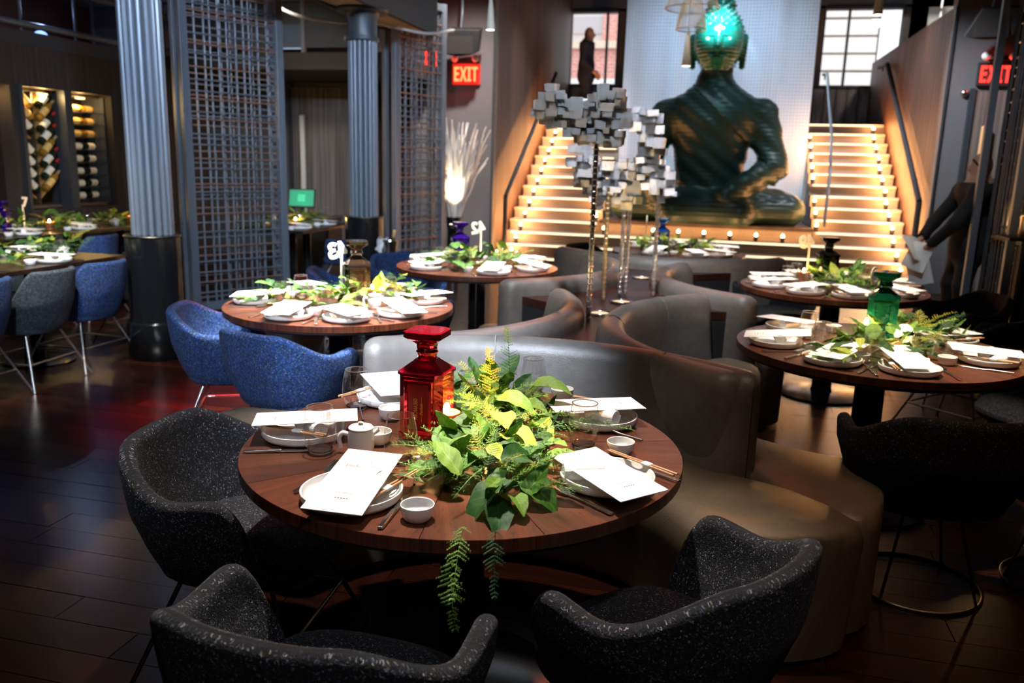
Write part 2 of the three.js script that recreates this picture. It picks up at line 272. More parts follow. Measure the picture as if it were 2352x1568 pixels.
// wine wall: panelled front with two lit openings
{
  const w = structGroup('wall_wine');
  const X = -7.0, add = (y0, y1, z0, z1, m = M.wall) => { const g = box(.16, y1 - y0, Math.abs(z1 - z0), X - .08, (y0 + y1) / 2, (z0 + z1) / 2); const p = g.attributes.position, uv = g.attributes.uv; for (let i = 0; i < p.count; i++) uv.setXY(i, p.getZ(i) * 1.4, p.getY(i) * .5); part('panel', g, m, w); };
  add(2.14, 2.55, -5, -10.6); add(0, .88, -5, -10.6); add(.88, 2.14, -7.2, -7.35); add(.88, 2.14, -7.93, -8.04, M.ironDark); add(.88, 2.14, -8.66, -10.6); add(.88, 2.14, -5, -6.3);
  part('trim', box(.05, 1.3, .04, X + .02, 1.5, -7.3), M.ironDark, w); part('trim', box(.05, 2.5, .05, X + .02, 1.25, -9.05), M.ironDark, w);
  part('back_board', box(.03, 1.3, 3.0, X - .62, 1.5, -7.4), std({ color: C(.05, .035, .025), roughness: .8 }), w);
  part('shelf_board', box(.5, .03, 3.0, X - .4, .9, -7.4), std({ color: C(.12, .07, .04), roughness: .6 }), w);
  part('head_board', box(.5, .03, 3.0, X - .4, 2.12, -7.4), std({ color: C(.06, .04, .03), roughness: .6 }), w);
  for (const [z, c] of [[-7.42, 1.5], [-7.75, 1.5], [-8.3, .9], [-7.0, .25]]) { const l = new THREE.PointLight(C(1, .62, .22), c, 0, 2); l.position.set(X - .12, 2.06, z); l.castShadow = true; scene.add(l); part('light_bar', box(.03, .02, .12, X - .12, 2.09, z), std({ color: 0x000000, emissive: C(1, .7, .3), emissiveIntensity: 3 }), w); }
}
// upper gallery above the wine wall, with rails
struct('slab', box(1.9, .14, 5.2, -7.95, 2.62, -7.6), M.ironDark);
struct('slab', box(4.3, .2, 1.9, -6.1, 2.66, -10.7), M.ceil);
{
  const r = thing('gallery_rail', 'dark double pipe rail along the gallery above the lit wine wall', 'railing', [-7.0, 2.69, -7.4]);
  part('top_pipe', rod([0, .5, -2.4], [0, .5, 2.4], .035), M.iron, r); part('lower_pipe', rod([.04, .06, -2.4], [.04, .06, 2.4], .03), M.iron, r);
  for (let i = 0; i < 7; i++) part('post', rod([0, 0, -2.3 + i * .76], [0, .5, -2.3 + i * .76], .018), M.ironDark, r);
  const b = new THREE.PointLight(C(.4, .55, 1), .5, 0, 2); b.position.set(-7.25, 3.0, -8.0); b.castShadow = true; scene.add(b);
  const rb = new THREE.SpotLight(C(1, .75, .65), 16, 0, .9, .8, 2); rb.position.set(-7.3, 3.36, -6.6); rb.target.position.set(-8.8, 3.0, -7.0); rb.castShadow = true; scene.add(rb, rb.target); solo('gallery_spotlight', merge([cyl(.04, .05, .12, 16, 0, 0, 0), cyl(.008, .008, .06, 8, 0, .08, 0)]), M.black, 'small black spotlight under the gallery ceiling over the wine wall', 'lamp', null, [-7.3, 3.36, -6.5]);
  const bl = thing('gallery_lamp', 'small blue glowing dome lamp on the gallery floor behind the pipe rail', 'lamp', [-7.3, 2.69, -8.0]);
  part('dome', new THREE.SphereGeometry(.08, 20, 10, 0, 6.283, 0, 1.57), std({ color: C(.05, .1, .3), emissive: C(.25, .45, 1), emissiveIntensity: 2.2 }), bl); part('base', cyl(.085, .085, .015, 20, 0, .0075, 0), M.black, bl);
  solo('downlight', cyl(.05, .05, .03, 20), M.lampGlow, 'small round downlight glowing in the brown lower ceiling', 'lamp', null, [-6.1, 3.415, -6.35]);
  const d = new THREE.SpotLight(C(1, .85, .65), 6, 0, .6, .8, 2); d.position.set(-6.1, 3.38, -6.35); d.target.position.set(-6.1, 0, -6.35); d.castShadow = true; scene.add(d, d.target);
}
// glazed gallery balustrade behind the second column
{
  const g = thing('gallery_balustrade', 'smoky glass balustrade in steel posts on the gallery behind the second column', 'railing', [-6.1, 2.76, -9.8]);
  for (let i = 0; i < 5; i++) { part('post', box(.05, .62, .05, -2 + i * 1.0, .31, 0), M.iron, g); if (i < 4) part('pane', box(.92, .52, .015, -1.5 + i * 1.0, .32, 0), phy({ color: C(.25, .28, .32), transmission: .8, thickness: 0, roughness: .05 }), g); }
  part('top_rail', box(4.2, .04, .06, 0, .64, 0), M.iron, g);
  solo('wall_screen', rbox(.42, .3, .03, .008), std({ color: C(.1, .12, .15), emissive: C(.55, .7, .9), emissiveIntensity: .6 }), 'pale glowing screen standing behind the gallery glass', 'screen', null, [-5.6, 3.02, -10.3]);
}
// beam over the columns: steel flanges round a pale timber soffit
{
  const b = structGroup('beam');
  part('soffit', box(.34, .05, 3.2, -3.62, 2.99, -8.2), std({ map: woodTex([150, 128, 104], [206, 184, 156], .2), roughness: .8 }), b);
  part('web', box(.06, .45, 3.2, -3.62, 3.25, -8.2), M.black, b);
  part('flange', box(.06, .5, 3.2, -3.4, 3.2, -8.2), M.black, b); part('flange', box(.06, .5, 3.2, -3.84, 3.2, -8.2), M.black, b);
  solo('cable', tube([[-4.9, 3.3, -8.1], [-4.5, 2.98, -8.3], [-4.0, 2.9, -8.5], [-3.7, 2.92, -8.7], [-3.3, 2.9, -9.3], [-3.1, 2.98, -9.6]], .016, 40), std({ color: C(.5, .5, .5), roughness: .5 }), 'pale cable sagging below the timber beam at the second column', 'cable');
}
// fluted cast iron columns on black pedestals
function column(x, z, top, label, capY) {
  const t = thing('fluted_column', label, 'column', [x, 0, z]); t.userData.kind = 'thing';
  const N = 16, sh = new THREE.Shape(); for (let i = 0; i <= N * 8; i++) { const a = i / (N * 8) * Math.PI * 2, k = Math.abs(Math.sin(a * N / 2)), r = .15 - .034 * (1 - k) ** 1.6; const q = [Math.cos(a) * r, Math.sin(a) * r]; i ? sh.lineTo(...q) : sh.moveTo(...q); }
  part('shaft', new THREE.ExtrudeGeometry(sh, { depth: (capY ?? top) - .92, bevelEnabled: false, steps: 1 }).rotateX(-Math.PI / 2).translate(0, .92, 0), M.iron, t);
  part('pedestal', lathe([[0, 0], [.225, 0], [.225, .27], [.219, .272], [.219, .28], [.2, .283], [.2, .91], [.196, .92], [.14, .925], [0, .925]], 48), M.blackGloss, t);
  part('band', new THREE.TorusGeometry(.2, .008, 8, 48).rotateX(Math.PI / 2).translate(0, .915, 0), M.rodDark, t);
  if (capY) part('capital', lathe([[.14, capY - .01], [.165, capY], [.165, capY + .03], [.145, capY + .05], [.15, capY + .2], [.17, capY + .24], [.17, capY + .27], [.26, top - .03], [.26, top], [0, top]], 40), M.ironDark, t);
  return t;
}
column(-4.06, -5.37, 3.42, 'thick fluted grey iron column rising from a black pedestal by the left tables');
column(-3.59, -8.14, 2.965, 'fluted grey iron column with a round capital under the timber beam', 2.66);
// lattice screens: steel frame and woven rods
function latticeScreen(p, turn, w, hgt, label, mv, mh, d = .16) {
  const t = thing('lattice_screen', label, 'screen', p, turn);
  for (const x of [0, w]) { part('post', rbox(.075, hgt, .07, .006, x, hgt / 2, d / 2), M.iron, t); part('post', rbox(.06, hgt, .06, .006, x, hgt / 2, -d / 2), M.iron, t); }
  part('rail', box(w, .08, .06, w / 2, .06, d / 2), M.iron, t); part('rail', box(w, .08, .06, w / 2, hgt - .05, d / 2), M.iron, t);
  let x = .06; const xs = []; while (x < w - .05) { xs.push(x); x += rnd() < .4 ? rr(.024, .032) : rr(.04, .07); }
  let y = .14; const ys = []; while (y < hgt - .12) { ys.push(y); y += rnd() < .4 ? rr(.028, .04) : rr(.05, .09); }
  const gv = new THREE.CylinderGeometry(.0095, .0095, hgt - .1, 6), gh = new THREE.CylinderGeometry(.009, .009, w - .02, 6).rotateZ(Math.PI / 2);
  xs.forEach((q, i) => part('upright_rod', gv, mv, t, [q, hgt / 2, (i % 2 ? .03 : -.03) + d / 4]));
  ys.forEach((q, i) => part('cross_rod', gh, i % 5 < 3 ? mv : mh, t, [w / 2, q, (i % 2 ? .045 : 0) + d / 4]));
  return t;
}
latticeScreen([-4.9, 0, -7.0], Math.PI / 2 - .52, .98, 3.35, 'blue grey lattice screen of woven rods beside the thick column', M.latticeA, M.latticeB);
latticeScreen([-3.78, 0, -9.35], Math.PI / 2 - .37, .84, 3.35, 'narrow looking lattice screen with rosy cross rods next to the plume vase', M.latticeA, M.latticeB);
latticeScreen([2.33, 0, -7.25], Math.PI / 2, 1.0, 3.4, 'dark lattice screen in front of the second exit sign', M.latticeC, M.latticeB);

// end walls with doors and exit signs
struct('wall_back', box(5.6, 5.4, .2, -5.95, 2.6, -11.7), M.wallPlain);
struct('wall_back', box(1.92, 5.4, .2, 3.59, 2.6, -11.7), M.wallPlain);
for (const [x, w, m, hm, n] of [[-5.75, .95, M.wallGrey, M.cream, 1], [3.28, .66, M.wallGrey, std({ color: C(.75, .42, .2), roughness: .5 }), 2]]) {
  const d = structGroup('door_' + n); part('leaf', box(w, 2.5, .05, x, 1.25, -11.57), m, d);
  part('frame', box(.06, 2.55, .07, x - w / 2 - .03, 1.27, -11.56), M.ironDark, d); part('frame', box(.06, 2.55, .07, x + w / 2 + .03, 1.27, -11.56), M.ironDark, d);
  const hx = n === 1 ? -6.03 : 3.09; part('handle', rbox(.07, 1.9, .06, .015, hx, 1.15, -11.48), hm, d);
}
{ // dark drape folds between the left door and the second column
  const g = grid(90, 2, (u, v) => { const x = -5.25 + u * 1.0; return [x, v * 2.55, -11.42 + .05 * Math.sin(u * 60) + .02 * Math.sin(u * 23)]; });
  solo('drape', g, std({ color: C(.06, .035, .03), roughness: .95 }), 'dark brown floor length drape in vertical folds behind the second column', 'curtain');
}
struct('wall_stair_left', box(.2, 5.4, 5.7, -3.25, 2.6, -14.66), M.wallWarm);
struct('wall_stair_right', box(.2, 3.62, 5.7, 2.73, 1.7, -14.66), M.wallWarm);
for (const [sx, x, n] of [[-1, -3.15, 1], [1, 2.63, 2]]) { const t = structGroup('trim_' + n); part('corner_bead', box(.03, 3.5, .03, x, 1.75, -11.59), M.ironDark, t); }
struct('wall_upper_right', box(.1, 2.2, 6, 4.45, 4.3, -14.6), std({ color: C(.55, .53, .5), roughness: .8 }));
{
  const t = thing('tube_light', 'slim fluorescent tube light high on the pale wall beyond the stair wall', 'lamp', [4.3, 4.55, -14.0]);
  part('tube', rod([0, 0, -.6], [0, 0, .6], .03), std({ color: 0x000000, emissive: C(1, .95, .75), emissiveIntensity: 2.6 }), t); part('holder', box(.06, .04, 1.3, .05, .03, 0), M.whitePlastic, t);
  const l = new THREE.RectAreaLight(C(1, .95, .8), 12, 1.2, .06); l.position.set(4.25, 4.55, -14); l.lookAt(0, 4.2, -14); scene.add(l);
  const q = thing('cable_clamp_rail', 'thin vertical rails carrying black clamps above the stair wall', 'rail', [3.3, 3.55, -15.6]);
  for (const x of [0, .3]) { part('rail', rod([x, 0, 0], [x, 1.5, 0], .015), M.whitePlastic, q); for (let i = 0; i < 6; i++) part('clamp', box(.05, .04, .05, x, .1 + i * .24, .02), M.black, q); }
}
// ------------------------------------------------------------------ stairs, platform, landing, windows
const ZK = k => -11.75 - .28 * k, YK = k => .163 * (k + 1); // front edge and height of tread k
{
  const st = thing('staircase', 'twin flight of grey steps with glowing nosings climbing past the seated statue', 'stairs', [0, 0, 0]);
  const flights = [['l', -3.12, -1.72], ['r', 1.36, 2.6]];
  const stepTex = tex(512, 128, (d, w, h) => { const n = noiseField(w, h, 5, 60), m = noiseField(w, h, 200, 40); for (let i = 0; i < w * h; i++) { const k = .8 + .25 * n[i] + .15 * m[i]; put(d, i, 150 * k, 140 * k, 132 * k); } });
  const sm = std({ map: stepTex, roughness: .55 });
  const led = (x0, x1, y, z) => { part('nosing_light', box(x1 - x0, .026, .016, (x0 + x1) / 2, y - .014, z + .008), M.led, st); const l = new THREE.RectAreaLight(C(1, .74, .48), 4.5, x1 - x0, .026); l.position.set((x0 + x1) / 2, y - .014, z + .02); l.lookAt((x0 + x1) / 2, y - .5, z + .6); scene.add(l); };
  for (let k = 0; k < 3; k++) { const x0 = -3.12, x1 = 2.6, d = .34; part('tread', box(x1 - x0, .035, d, (x0 + x1) / 2, YK(k) - .0175, ZK(k) - d / 2), sm, st); part('riser', box(x1 - x0, .125, .02, (x0 + x1) / 2, YK(k) - .1, ZK(k) - .05), sm, st); led(x0 + .1, x1 - .1, YK(k), ZK(k)); }
  for (const [n, x0, x1] of flights) for (let k = 3; k <= 13; k++) { const d = k === 13 ? .06 : .31; part('tread', box(x1 - x0, .035, d, (x0 + x1) / 2, YK(k) - .0175, ZK(k) - d / 2), sm, st); part('riser', box(x1 - x0, .125, .02, (x0 + x1) / 2, YK(k) - .1, ZK(k) - .05), sm, st); led(n === 'l' ? x0 + .22 : x0 + .04, n === 'l' ? x1 - .04 : x1 - .16, YK(k), ZK(k)); }
  const bs = std({ map: stepTex, roughness: .6, color: C(.5, .48, .46) });
  part('body', box(5.7, .12, .6, -.26, .05, -12.05), bs, st);
  for (const [n, x0, x1] of flights) { const s = new THREE.Shape(); s.moveTo(0, 0); s.lineTo(0, .3); for (let k = 2; k <= 13; k++) { s.lineTo(.28 * (k - 1) + .08, YK(k) - .16); s.lineTo(.28 * (k - 1) + .08, YK(k) - .04); } s.lineTo(3.6, 0); part('body', new THREE.ExtrudeGeometry(s, { depth: x1 - x0, bevelEnabled: false }).rotateY(Math.PI / 2).translate(x0, 0, -12.0), bs, st); }
  // handrails
  const rail = (label, pts, r = .032, m = M.black) => { const t = thing('handrail', label, 'handrail', [0, 0, 0]); part('rail', merge(pts.slice(1).map((q, i) => rod(pts[i], q, r, 10))), m, t); for (let i = 1; i < pts.length; i++) part('bracket', rod([(pts[i - 1][0] + pts[i][0]) / 2, (pts[i - 1][1] + pts[i][1]) / 2 - .09, (pts[i - 1][2] + pts[i][2]) / 2], [(pts[i - 1][0] + pts[i][0]) / 2, (pts[i - 1][1] + pts[i][1]) / 2, (pts[i - 1][2] + pts[i][2]) / 2], .012), M.black, t); };
  rail('black handrail on the orange lit wall of the stairs below the standing man', [[-3.02, .2, -11.9], [-3.02, 1.02, -11.9], [-3.02, 3.1, -15.4]]);
  rail('black handrail on the wall of the stairs under the blank white window', [[2.55, .35, -11.9], [2.55, 1.15, -11.9], [2.55, 3.25, -15.4], [2.55, 3.3, -16.2]], .04);
  rail('blue grey handrail between the mesh curtain and the stairs with the blank window', [[1.48, .75, -12.45], [1.55, 1.55, -13.0], [1.62, 2.05, -13.9], [1.62, 3.1, -15.4], [1.62, 3.15, -16.0]], .024, M.iron);
  // platform under the statue
  const p = thing('statue_platform', 'low stepped platform with a glowing front edge under the seated statue', 'platform', [-.18, 0, -13.62]);
  part('deck', box(3.1, .05, 1.96, 0, .665, 0), std({ color: C(.06, .04, .035), roughness: .5 }), p);
  part('riser', box(3.06, .16, .04, 0, .56, .95), sm, p); part('body', box(3.0, .62, 1.8, 0, .33, -.05), M.black, p);
}
struct('floor_landing', box(6.2, .2, 2.4, -.25, 2.19, -16.62), std({ color: C(.08, .07, .065), roughness: .5 }));
// back wall of the landing with windows left and right of the mesh curtain
{
  const Z = -17.6, w = structGroup('wall_landing'), m = M.wall;
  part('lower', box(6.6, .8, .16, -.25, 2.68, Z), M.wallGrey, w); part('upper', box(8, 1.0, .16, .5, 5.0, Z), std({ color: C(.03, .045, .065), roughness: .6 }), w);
  part('pier', box(3.9, 1.5, .16, -.25, 3.8, Z), m, w); part('pier', box(.4, 1.5, .16, 3.3, 3.8, Z), m, w); part('pier', box(.6, 3.2, .16, -3.45, 3.2, Z), m, w); part('side', box(2, 3, .16, 4.2, 4, Z), std({ color: C(.5, .48, .46), roughness: .8 }), w);
  const wf = M.black;
  [[-3.16, -2.2, -2.42, 1], [1.7, 3.08, 2.14, 2]].forEach(([x0, x1, xm, n]) => {
    const g = structGroup('window_' + n); const y0 = 3.08, y1 = 4.5, H = y1 - y0;
    part('sill', box(x1 - x0, .05, .2, (x0 + x1) / 2, y0, Z + .04), wf, g); part('head', box(x1 - x0, .05, .2, (x0 + x1) / 2, y1, Z + .04), wf, g);
    for (const x of [x0, xm, x1]) part('mullion', box(.045, H, .08, x, y0 + H / 2, Z + .06), wf, g);
    part('pane', box(xm - x0 - .05, H - .05, .012, (x0 + xm) / 2, y0 + H / 2, Z + .03), M.glass, g); part('pane', box(x1 - xm - .05, H - .05, .012, (x1 + xm) / 2, y0 + H / 2, Z + .03), M.glass, g);
  });
  // soffit band over the landing
  struct('bulkhead', box(7.2, .6, .3, 0, 4.86, -16.0), std({ color: C(.03, .045, .065), roughness: .6 }));
}
// across the street
{
  const brick = tex(256, 256, (d, w, h) => { const n = noiseField(w, h, 60, 60); for (let i = 0; i < w * h; i++) { const y = Math.floor(i / w), x = i % w, row = Math.floor(y / 16); const mort = (y % 16) < 2 || ((x + (row % 2) * 20) % 40) < 2; const k = .9 + .2 * n[i]; mort ? put(d, i, 226 * k, 190 * k, 180 * k) : put(d, i, 216 * k, 150 * k, 138 * k); } }, { rep: [1.2, 1.2] });
  const bm = std({ map: brick, roughness: .9 }), white = std({ color: C(.85, .83, .8), roughness: .7 });
  const b = thing('brick_building', 'pink brick building across the street with a white base and a sash window', 'building', [-4.6, 0, -27]);
  const wg = (w, h, x, y) => { const g = box(w, h, .3, x, y, 0); const p = g.attributes.position, uv = g.attributes.uv; for (let i = 0; i < p.count; i++) uv.setXY(i, p.getX(i) * .5, p.getY(i) * .5); return g; };
  part('wall', wg(1.7, 5, -1.7, 6), bm, b); part('wall', wg(3, 5, 2.25, 6), bm, b); part('wall', wg(1.6, 1.1, -.05, 4.55), bm, b); part('wall', wg(1.6, 2, -.05, 8.2), bm, b);
  part('ledge', box(8, .22, .5, 0, 5.1, .1), std({ color: C(.7, .56, .42), roughness: .8 }), b); part('base', box(8, 3.6, .34, 0, 2.3, .02), white, b);
  const wf = part('window', box(1.6, 1.95, .1, -.05, 6.2, -.02), std({ color: C(.62, .56, .52), roughness: .4 }), b); part('sash', box(1.6, .12, .14, -.05, 6.75, .05), white, wf); part('blind', box(1.3, .5, .05, 0.1, 5.7, .06), std({ color: C(.5, .44, .44), roughness: .7 }), wf); part('frame', box(.22, 2.0, .16, -.75, 6.2, .05), white, wf);
  part('door', box(.8, 1.2, .1, -1.6, 3.2, .22), std({ color: C(.4, .44, .56), roughness: .5 }), b); part('door', box(.7, 1.0, .1, .6, 3.2, .22), std({ color: C(.55, .55, .62), roughness: .5 }), b);
  const s = thing('shuttered_building', 'cream building across the street with wide horizontal boards', 'building', [3.2, 0, -26]);
  for (let i = 0; i < 9; i++) part('board', rbox(2.2, .42, .2, .03, -.35, 2.6 + i * .47, rr(0, .03)), std({ color: C(.78, .7, .64), roughness: .7 }), s);
  part('wall', box(5, 6, .2, 3.3, 4.3, 0), std({ color: C(1, 1, 1), roughness: .9 }), s); part('backing', box(3, 8, .2, -.4, 4, -.2), std({ color: C(.3, .24, .2), roughness: .9 }), s);
}
solo('street', box(40, .1, 14, 0, -.2, -25), std({ color: C(.4, .4, .42), roughness: .9 }), 'pale street surface outside the windows', 'street', null).userData.kind = 'structure';
// mesh curtain behind the statue
{
  const t = thing('mesh_curtain', 'pale blue metal mesh curtain hanging full height behind the statue', 'curtain', [-.18, 0, -14.35]);
  const fx = u => -1.51 + u * 3.02, fz = (u, v) => .05 * Math.sin(u * 17 + v * 1.4) + .03 * Math.sin(u * 41), Y0 = .72, Y1 = 5.15;
  part('sheet', grid(80, 24, (u, v) => [fx(u) * (1 - .02 * v), lerp(Y0, Y1, v), fz(u, v)]), phy({ color: C(.54, .67, .8), transmission: .45, thickness: 0, roughness: 1 }), t);
  const wires = []; const gw = .0035;
  for (let i = 0; i <= 60; i++) { const u = i / 60; wires.push(tube(Array.from({ length: 7 }, (_, j) => [fx(u) * (1 - .02 * j / 6), lerp(Y0, Y1, j / 6), fz(u, j / 6) + .012]), gw, 12, 3)); }
  for (let j = 0; j <= 84; j++) { const v = j / 84; wires.push(tube(Array.from({ length: 18 }, (_, i) => [fx(i / 17) * (1 - .02 * v), lerp(Y0, Y1, v), fz(i / 17, v) + .014]), gw, 34, 3)); }
  const w = part('wire', merge(wires), std({ color: C(.4, .45, .52), metalness: .6, roughness: .4 }), t); w.userData.kind = 'stuff';
}
// seated statue
{
  const t = thing('seated_statue', 'huge dark green seated figure of stacked layers with draped robe and glowing teal head', 'statue', [-.17, .69, -13.42]);
  const lay = y => .003 * Math.sin(y * 95);
  const body = (x, y, z) => {
    let d = cap2(x, y, z, [0, .35, -.05], [0, 1.35, -.02], .5, .56) ;
    d = Math.min(d, 9); const sx = x / 1.0, sz = z / .72; d = cap2(sx, y, sz, [0, .3, 0], [0, 1.45, 0], .47, .6);
    d = smin(d, ell(x, y, z, [0, 1.6, -.02], [.74, .34, .38]), .25);
    d = smin(d, cap2(x, y, z, [0, 1.75, 0], [0, 2.28, .02], .27, .22), .2);
    for (const s of [-1, 1]) { d = smin(d, cap2(x, y, z, [s * .72, 1.6, 0], [s * .93, .85, .12], .22, .2), .12); d = smin(d, cap2(x, y, z, [s * .93, .85, .12], s > 0 ? [.28, .42, .72] : [-.72, .42, .72], .19, .15), .1); }
    d = smin(d, cap2(x, y, z, [-.95, .26, .15], [.5, .16, .75], .28, .2), .16); d = smin(d, cap2(x, y, z, [.95, .26, .15], [-.5, .16, .75], .28, .2), .16);
    d = smin(d, cap2(x, y, z, [-1.2, .22, .3], [1.2, .22, .3], .24, .24), .12);
    d = smin(d, ell(x, y, z, [0, .18, .1], [1.2, .26, .7]), .12);
    const f = (x * .62 + y * .78); const robe = x > -.55 + (1.6 - y) * .12 && y > .35 ? .01 * Math.sin(f * 30) : 0;
    return Math.max(.0 - y, d + lay(y) - robe - (x * .7 + (y - 1.0) * .72 > .5 && y > .6 ? .02 : 0));
  };
  part('body', sdfGeo(body, [0, 1.15, .2], [1.62, 1.22, 1.0], 120), M.jade, t);
  const head = (x, y, z) => { let d = ell(x, y, z, [0, 2.68, .04], [.37, .46, .4]); d = smin(d, ell(x, y, z, [0, 2.5, .1], [.29, .3, .32]), .1); d = smin(d, ell(x, y, z, [0, 3.17, -.02], [.2, .22, .2]), .1);
    d = smin(d, cap2(x, y, z, [0, 2.72, .42], [0, 2.52, .5], .035, .06), .06); d = smin(d, cap2(x, y, z, [-.09, 2.4, .4], [.09, 2.4, .4], .035, .035), .04);
    for (const s of [-1, 1]) { d = smin(d, cap2(x, y, z, [s * .38, 2.72, .02], [s * .36, 2.3, .06], .05, .045), .04); d = smin(d, cap2(x, y, z, [s * .08, 2.76, .4], [s * .23, 2.77, .33], .03, .025), .05); d = Math.max(d, -(ell(x, y, z, [s * .15, 2.66, .44], [.1, .035, .06]))); }
    const curl = y > 2.86 - .25 * Math.max(0, -z + .1) || z < .0 ? .016 * (Math.sin(x * 62) * Math.sin(y * 62) + Math.sin(z * 62) * Math.sin(y * 62)) : 0; return d - curl + .006 * Math.sin(y * 120); };
  part('head', sdfGeo(head, [0, 2.75, .06], [.55, .72, .62], 90), M.jadeHead, t);
}
// candles along the stairs and the platform
{
  const mk = proto(() => { const t = thing('votive_candle', 'x', 'candle', [0, 0, 0]); part('cup', lathe([[0, 0], [.026, 0], [.03, .08], [.027, .08], [.024, .02], [0, .018]], 16), M.cup, t); part('flame', new THREE.SphereGeometry(.022, 12, 10).scale(1, 1.3, 1).translate(0, .096, 0), M.flame, t); return t; });
  const lamp = (x, y, z, cd = 1.5) => { const l = new THREE.PointLight(C(1, .4, .12), cd, 0, 2); l.position.set(x, y + .096, z); l.castShadow = true; l.shadow.radius = 1; scene.add(l); };
  const put1 = (label, x, y, z, g) => { mk(label, [x, y, z], 0, g); lamp(x, y, z, g.includes('statue') ? .3 : 1.1); };
  for (let k = 0; k < 13; k++) {
    put1(`lit candle at the wall end of the ${ORD[k]} step up, below the standing man`, -2.9, YK(k), ZK(k) - .1, 'candles on the stairs below the standing man');
    put1(`lit candle at the wall end of the ${ORD[k]} step up, under the blank white window`, 2.42 - .01 * (k % 3), YK(k), ZK(k) - .1, 'candles on the stairs under the blank window');
  }
  for (let k = 3; k < 12; k++) if (k !== 6) put1(`lit candle at the curtain end of the ${ORD[k]} step up, under the blank white window`, 1.4, YK(k), ZK(k) - .06, 'candles beside the mesh curtain');
  for (const k of [3, 4]) put1(`lit candle at the statue end of the ${ORD[k]} step up, below the standing man`, -1.78, YK(k), ZK(k) - .06, 'candles on the stairs below the standing man');
  for (let i = 0; i < 9; i++) put1(`${ORD[i]} lit candle from the sculpture in the row below the statue`, -1.62 + i * .365, YK(2), ZK(2) - .1, 'candles in a row below the statue');
}
// people
function person(label, p, turn, o) {
  const t = thing('person', label, 'person', p, turn); const { H, sh, el, hd, hip, kn, ft, head, nk } = o;
  const S = (x, y, z, e, legs = true) => { let d = cap2(x, y, z, [hip[0], H * .53, hip[1]], nk, .13 + e, .13 + e);
    d = smin(d, cap2(x, y, z, sh[0], sh[1], .085 + e, .085 + e), .1); d = smin(d, cap2(x, y, z, [hip[0], H * .5, hip[1] - .07], [hip[0], H * .5, hip[1] + .07], .12 + e, .12 + e), .08);
    for (const i of [0, 1]) { d = smin(d, cap2(x, y, z, sh[i], el[i], .062 + e, .05 + e), .04); d = smin(d, cap2(x, y, z, el[i], hd[i], .048 + e, .034 + e), .03); if (legs) { d = smin(d, cap2(x, y, z, [hip[0], H * .48, hip[1] + (i ? .09 : -.09)], kn[i], .095 + e, .068 + e), .05); d = smin(d, cap2(x, y, z, kn[i], ft[i], .066 + e, .045 + e), .03); } } return d; };
  const skin = (x, y, z) => { let d = S(x, y, z, -.012); d = smin(d, cap2(x, y, z, nk, [head[0] * .7 + nk[0] * .3, head[1] - .1, head[2]], .055, .055), .04); d = smin(d, ell(x, y, z, head, [.095, .12, .078]), .03); d = smin(d, ell(x, y, z, [head[0] + .02, head[1] - .06, head[2]], [.07, .07, .058]), .03); d = smin(d, cap2(x, y, z, [head[0] + .09, head[1] + .0, head[2]], [head[0] + .115, head[1] - .035, head[2]], .012, .016), .02); for (const s of [-1, 1]) d = smin(d, ell(x, y, z, [head[0] - .01, head[1] - .01, head[2] + s * .08], [.022, .035, .014]), .012); return d; };
  const handPose = i => { const a = V(...el[i]), b = V(...hd[i]), dir = b.clone().sub(a).normalize(); return [b, dir]; };
  const bodyG = [sdfGeo(skin, [o.c[0], H / 2, o.c[1]], [.56, H / 2 + .06, .5], 84)];
  for (const i of [0, 1]) { const [b, dir] = handPose(i), up = V(0, 0, i ? 1 : -1), side = dir.clone().cross(up).normalize(); const pal = b.clone().addScaledVector(dir, .05); const fs = (x, y, z) => { let d = cap2(x, y, z, b.toArray(), b.clone().addScaledVector(dir, .085).toArray(), .03, .036); for (let f = 0; f < 4; f++) { const r0 = b.clone().addScaledVector(dir, .09).addScaledVector(side, (f - 1.5) * .02), r1 = r0.clone().addScaledVector(dir, [.034, .042, .04, .03][f]).addScaledVector(up, .006), r2 = r1.clone().addScaledVector(dir, .018).addScaledVector(up, -.024); d = smin(d, cap2(x, y, z, r0.toArray(), r1.toArray(), .0095, .009), .006); d = smin(d, cap2(x, y, z, r1.toArray(), r2.toArray(), .009, .008), .004); } const t0 = b.clone().addScaledVector(dir, .03).addScaledVector(side, -.03), t1 = t0.clone().addScaledVector(dir, .04).addScaledVector(side, -.022); d = smin(d, cap2(x, y, z, t0.toArray(), t1.toArray(), .012, .0095), .01); return d; }; bodyG.push(sdfGeo(fs, pal.clone().addScaledVector(dir, .03).toArray(), [.11, .11, .11], 52)); }
  part('body', merge(bodyG), M.skin, t);
  part('suit', sdfGeo((x, y, z) => { let d = S(x, y, z, .012); for (const i of [0, 1]) { const q = hd[i]; d = Math.max(d, .045 - Math.hypot(x - q[0], y - q[1], z - q[2])); } d = smin(d, cap2(x, y, z, [hip[0], H * .47, hip[1]], [hip[0], H * .6, hip[1]], .15, .14), .08); return Math.max(d, y - nk[1] - .03, .05 - y); }, [o.c[0], H / 2, o.c[1]], [.56, H / 2 + .06, .5], 84), o.suit, t);
  part('collar', new THREE.TorusGeometry(.062, .018, 8, 24).rotateX(Math.PI / 2).translate(nk[0] + .01, nk[1] + .045, nk[2]), M.paper, t);
  for (const i of [0, 1]) part('shoe', rbox(.27, .08, .1, .035, ft[i][0] + .06, .04, ft[i][2]), M.blackGloss, t);
  if (o.hair) part('hair', sdfGeo((x, y, z) => Math.max(ell(x, y, z, [head[0] - .012, head[1] + .015, head[2]], [.103, .125, .086]), -(x - head[0] - .045 + (y - head[1]) * -.5)), head, [.16, .18, .16], 40), M.hair, t);
  return t;
}
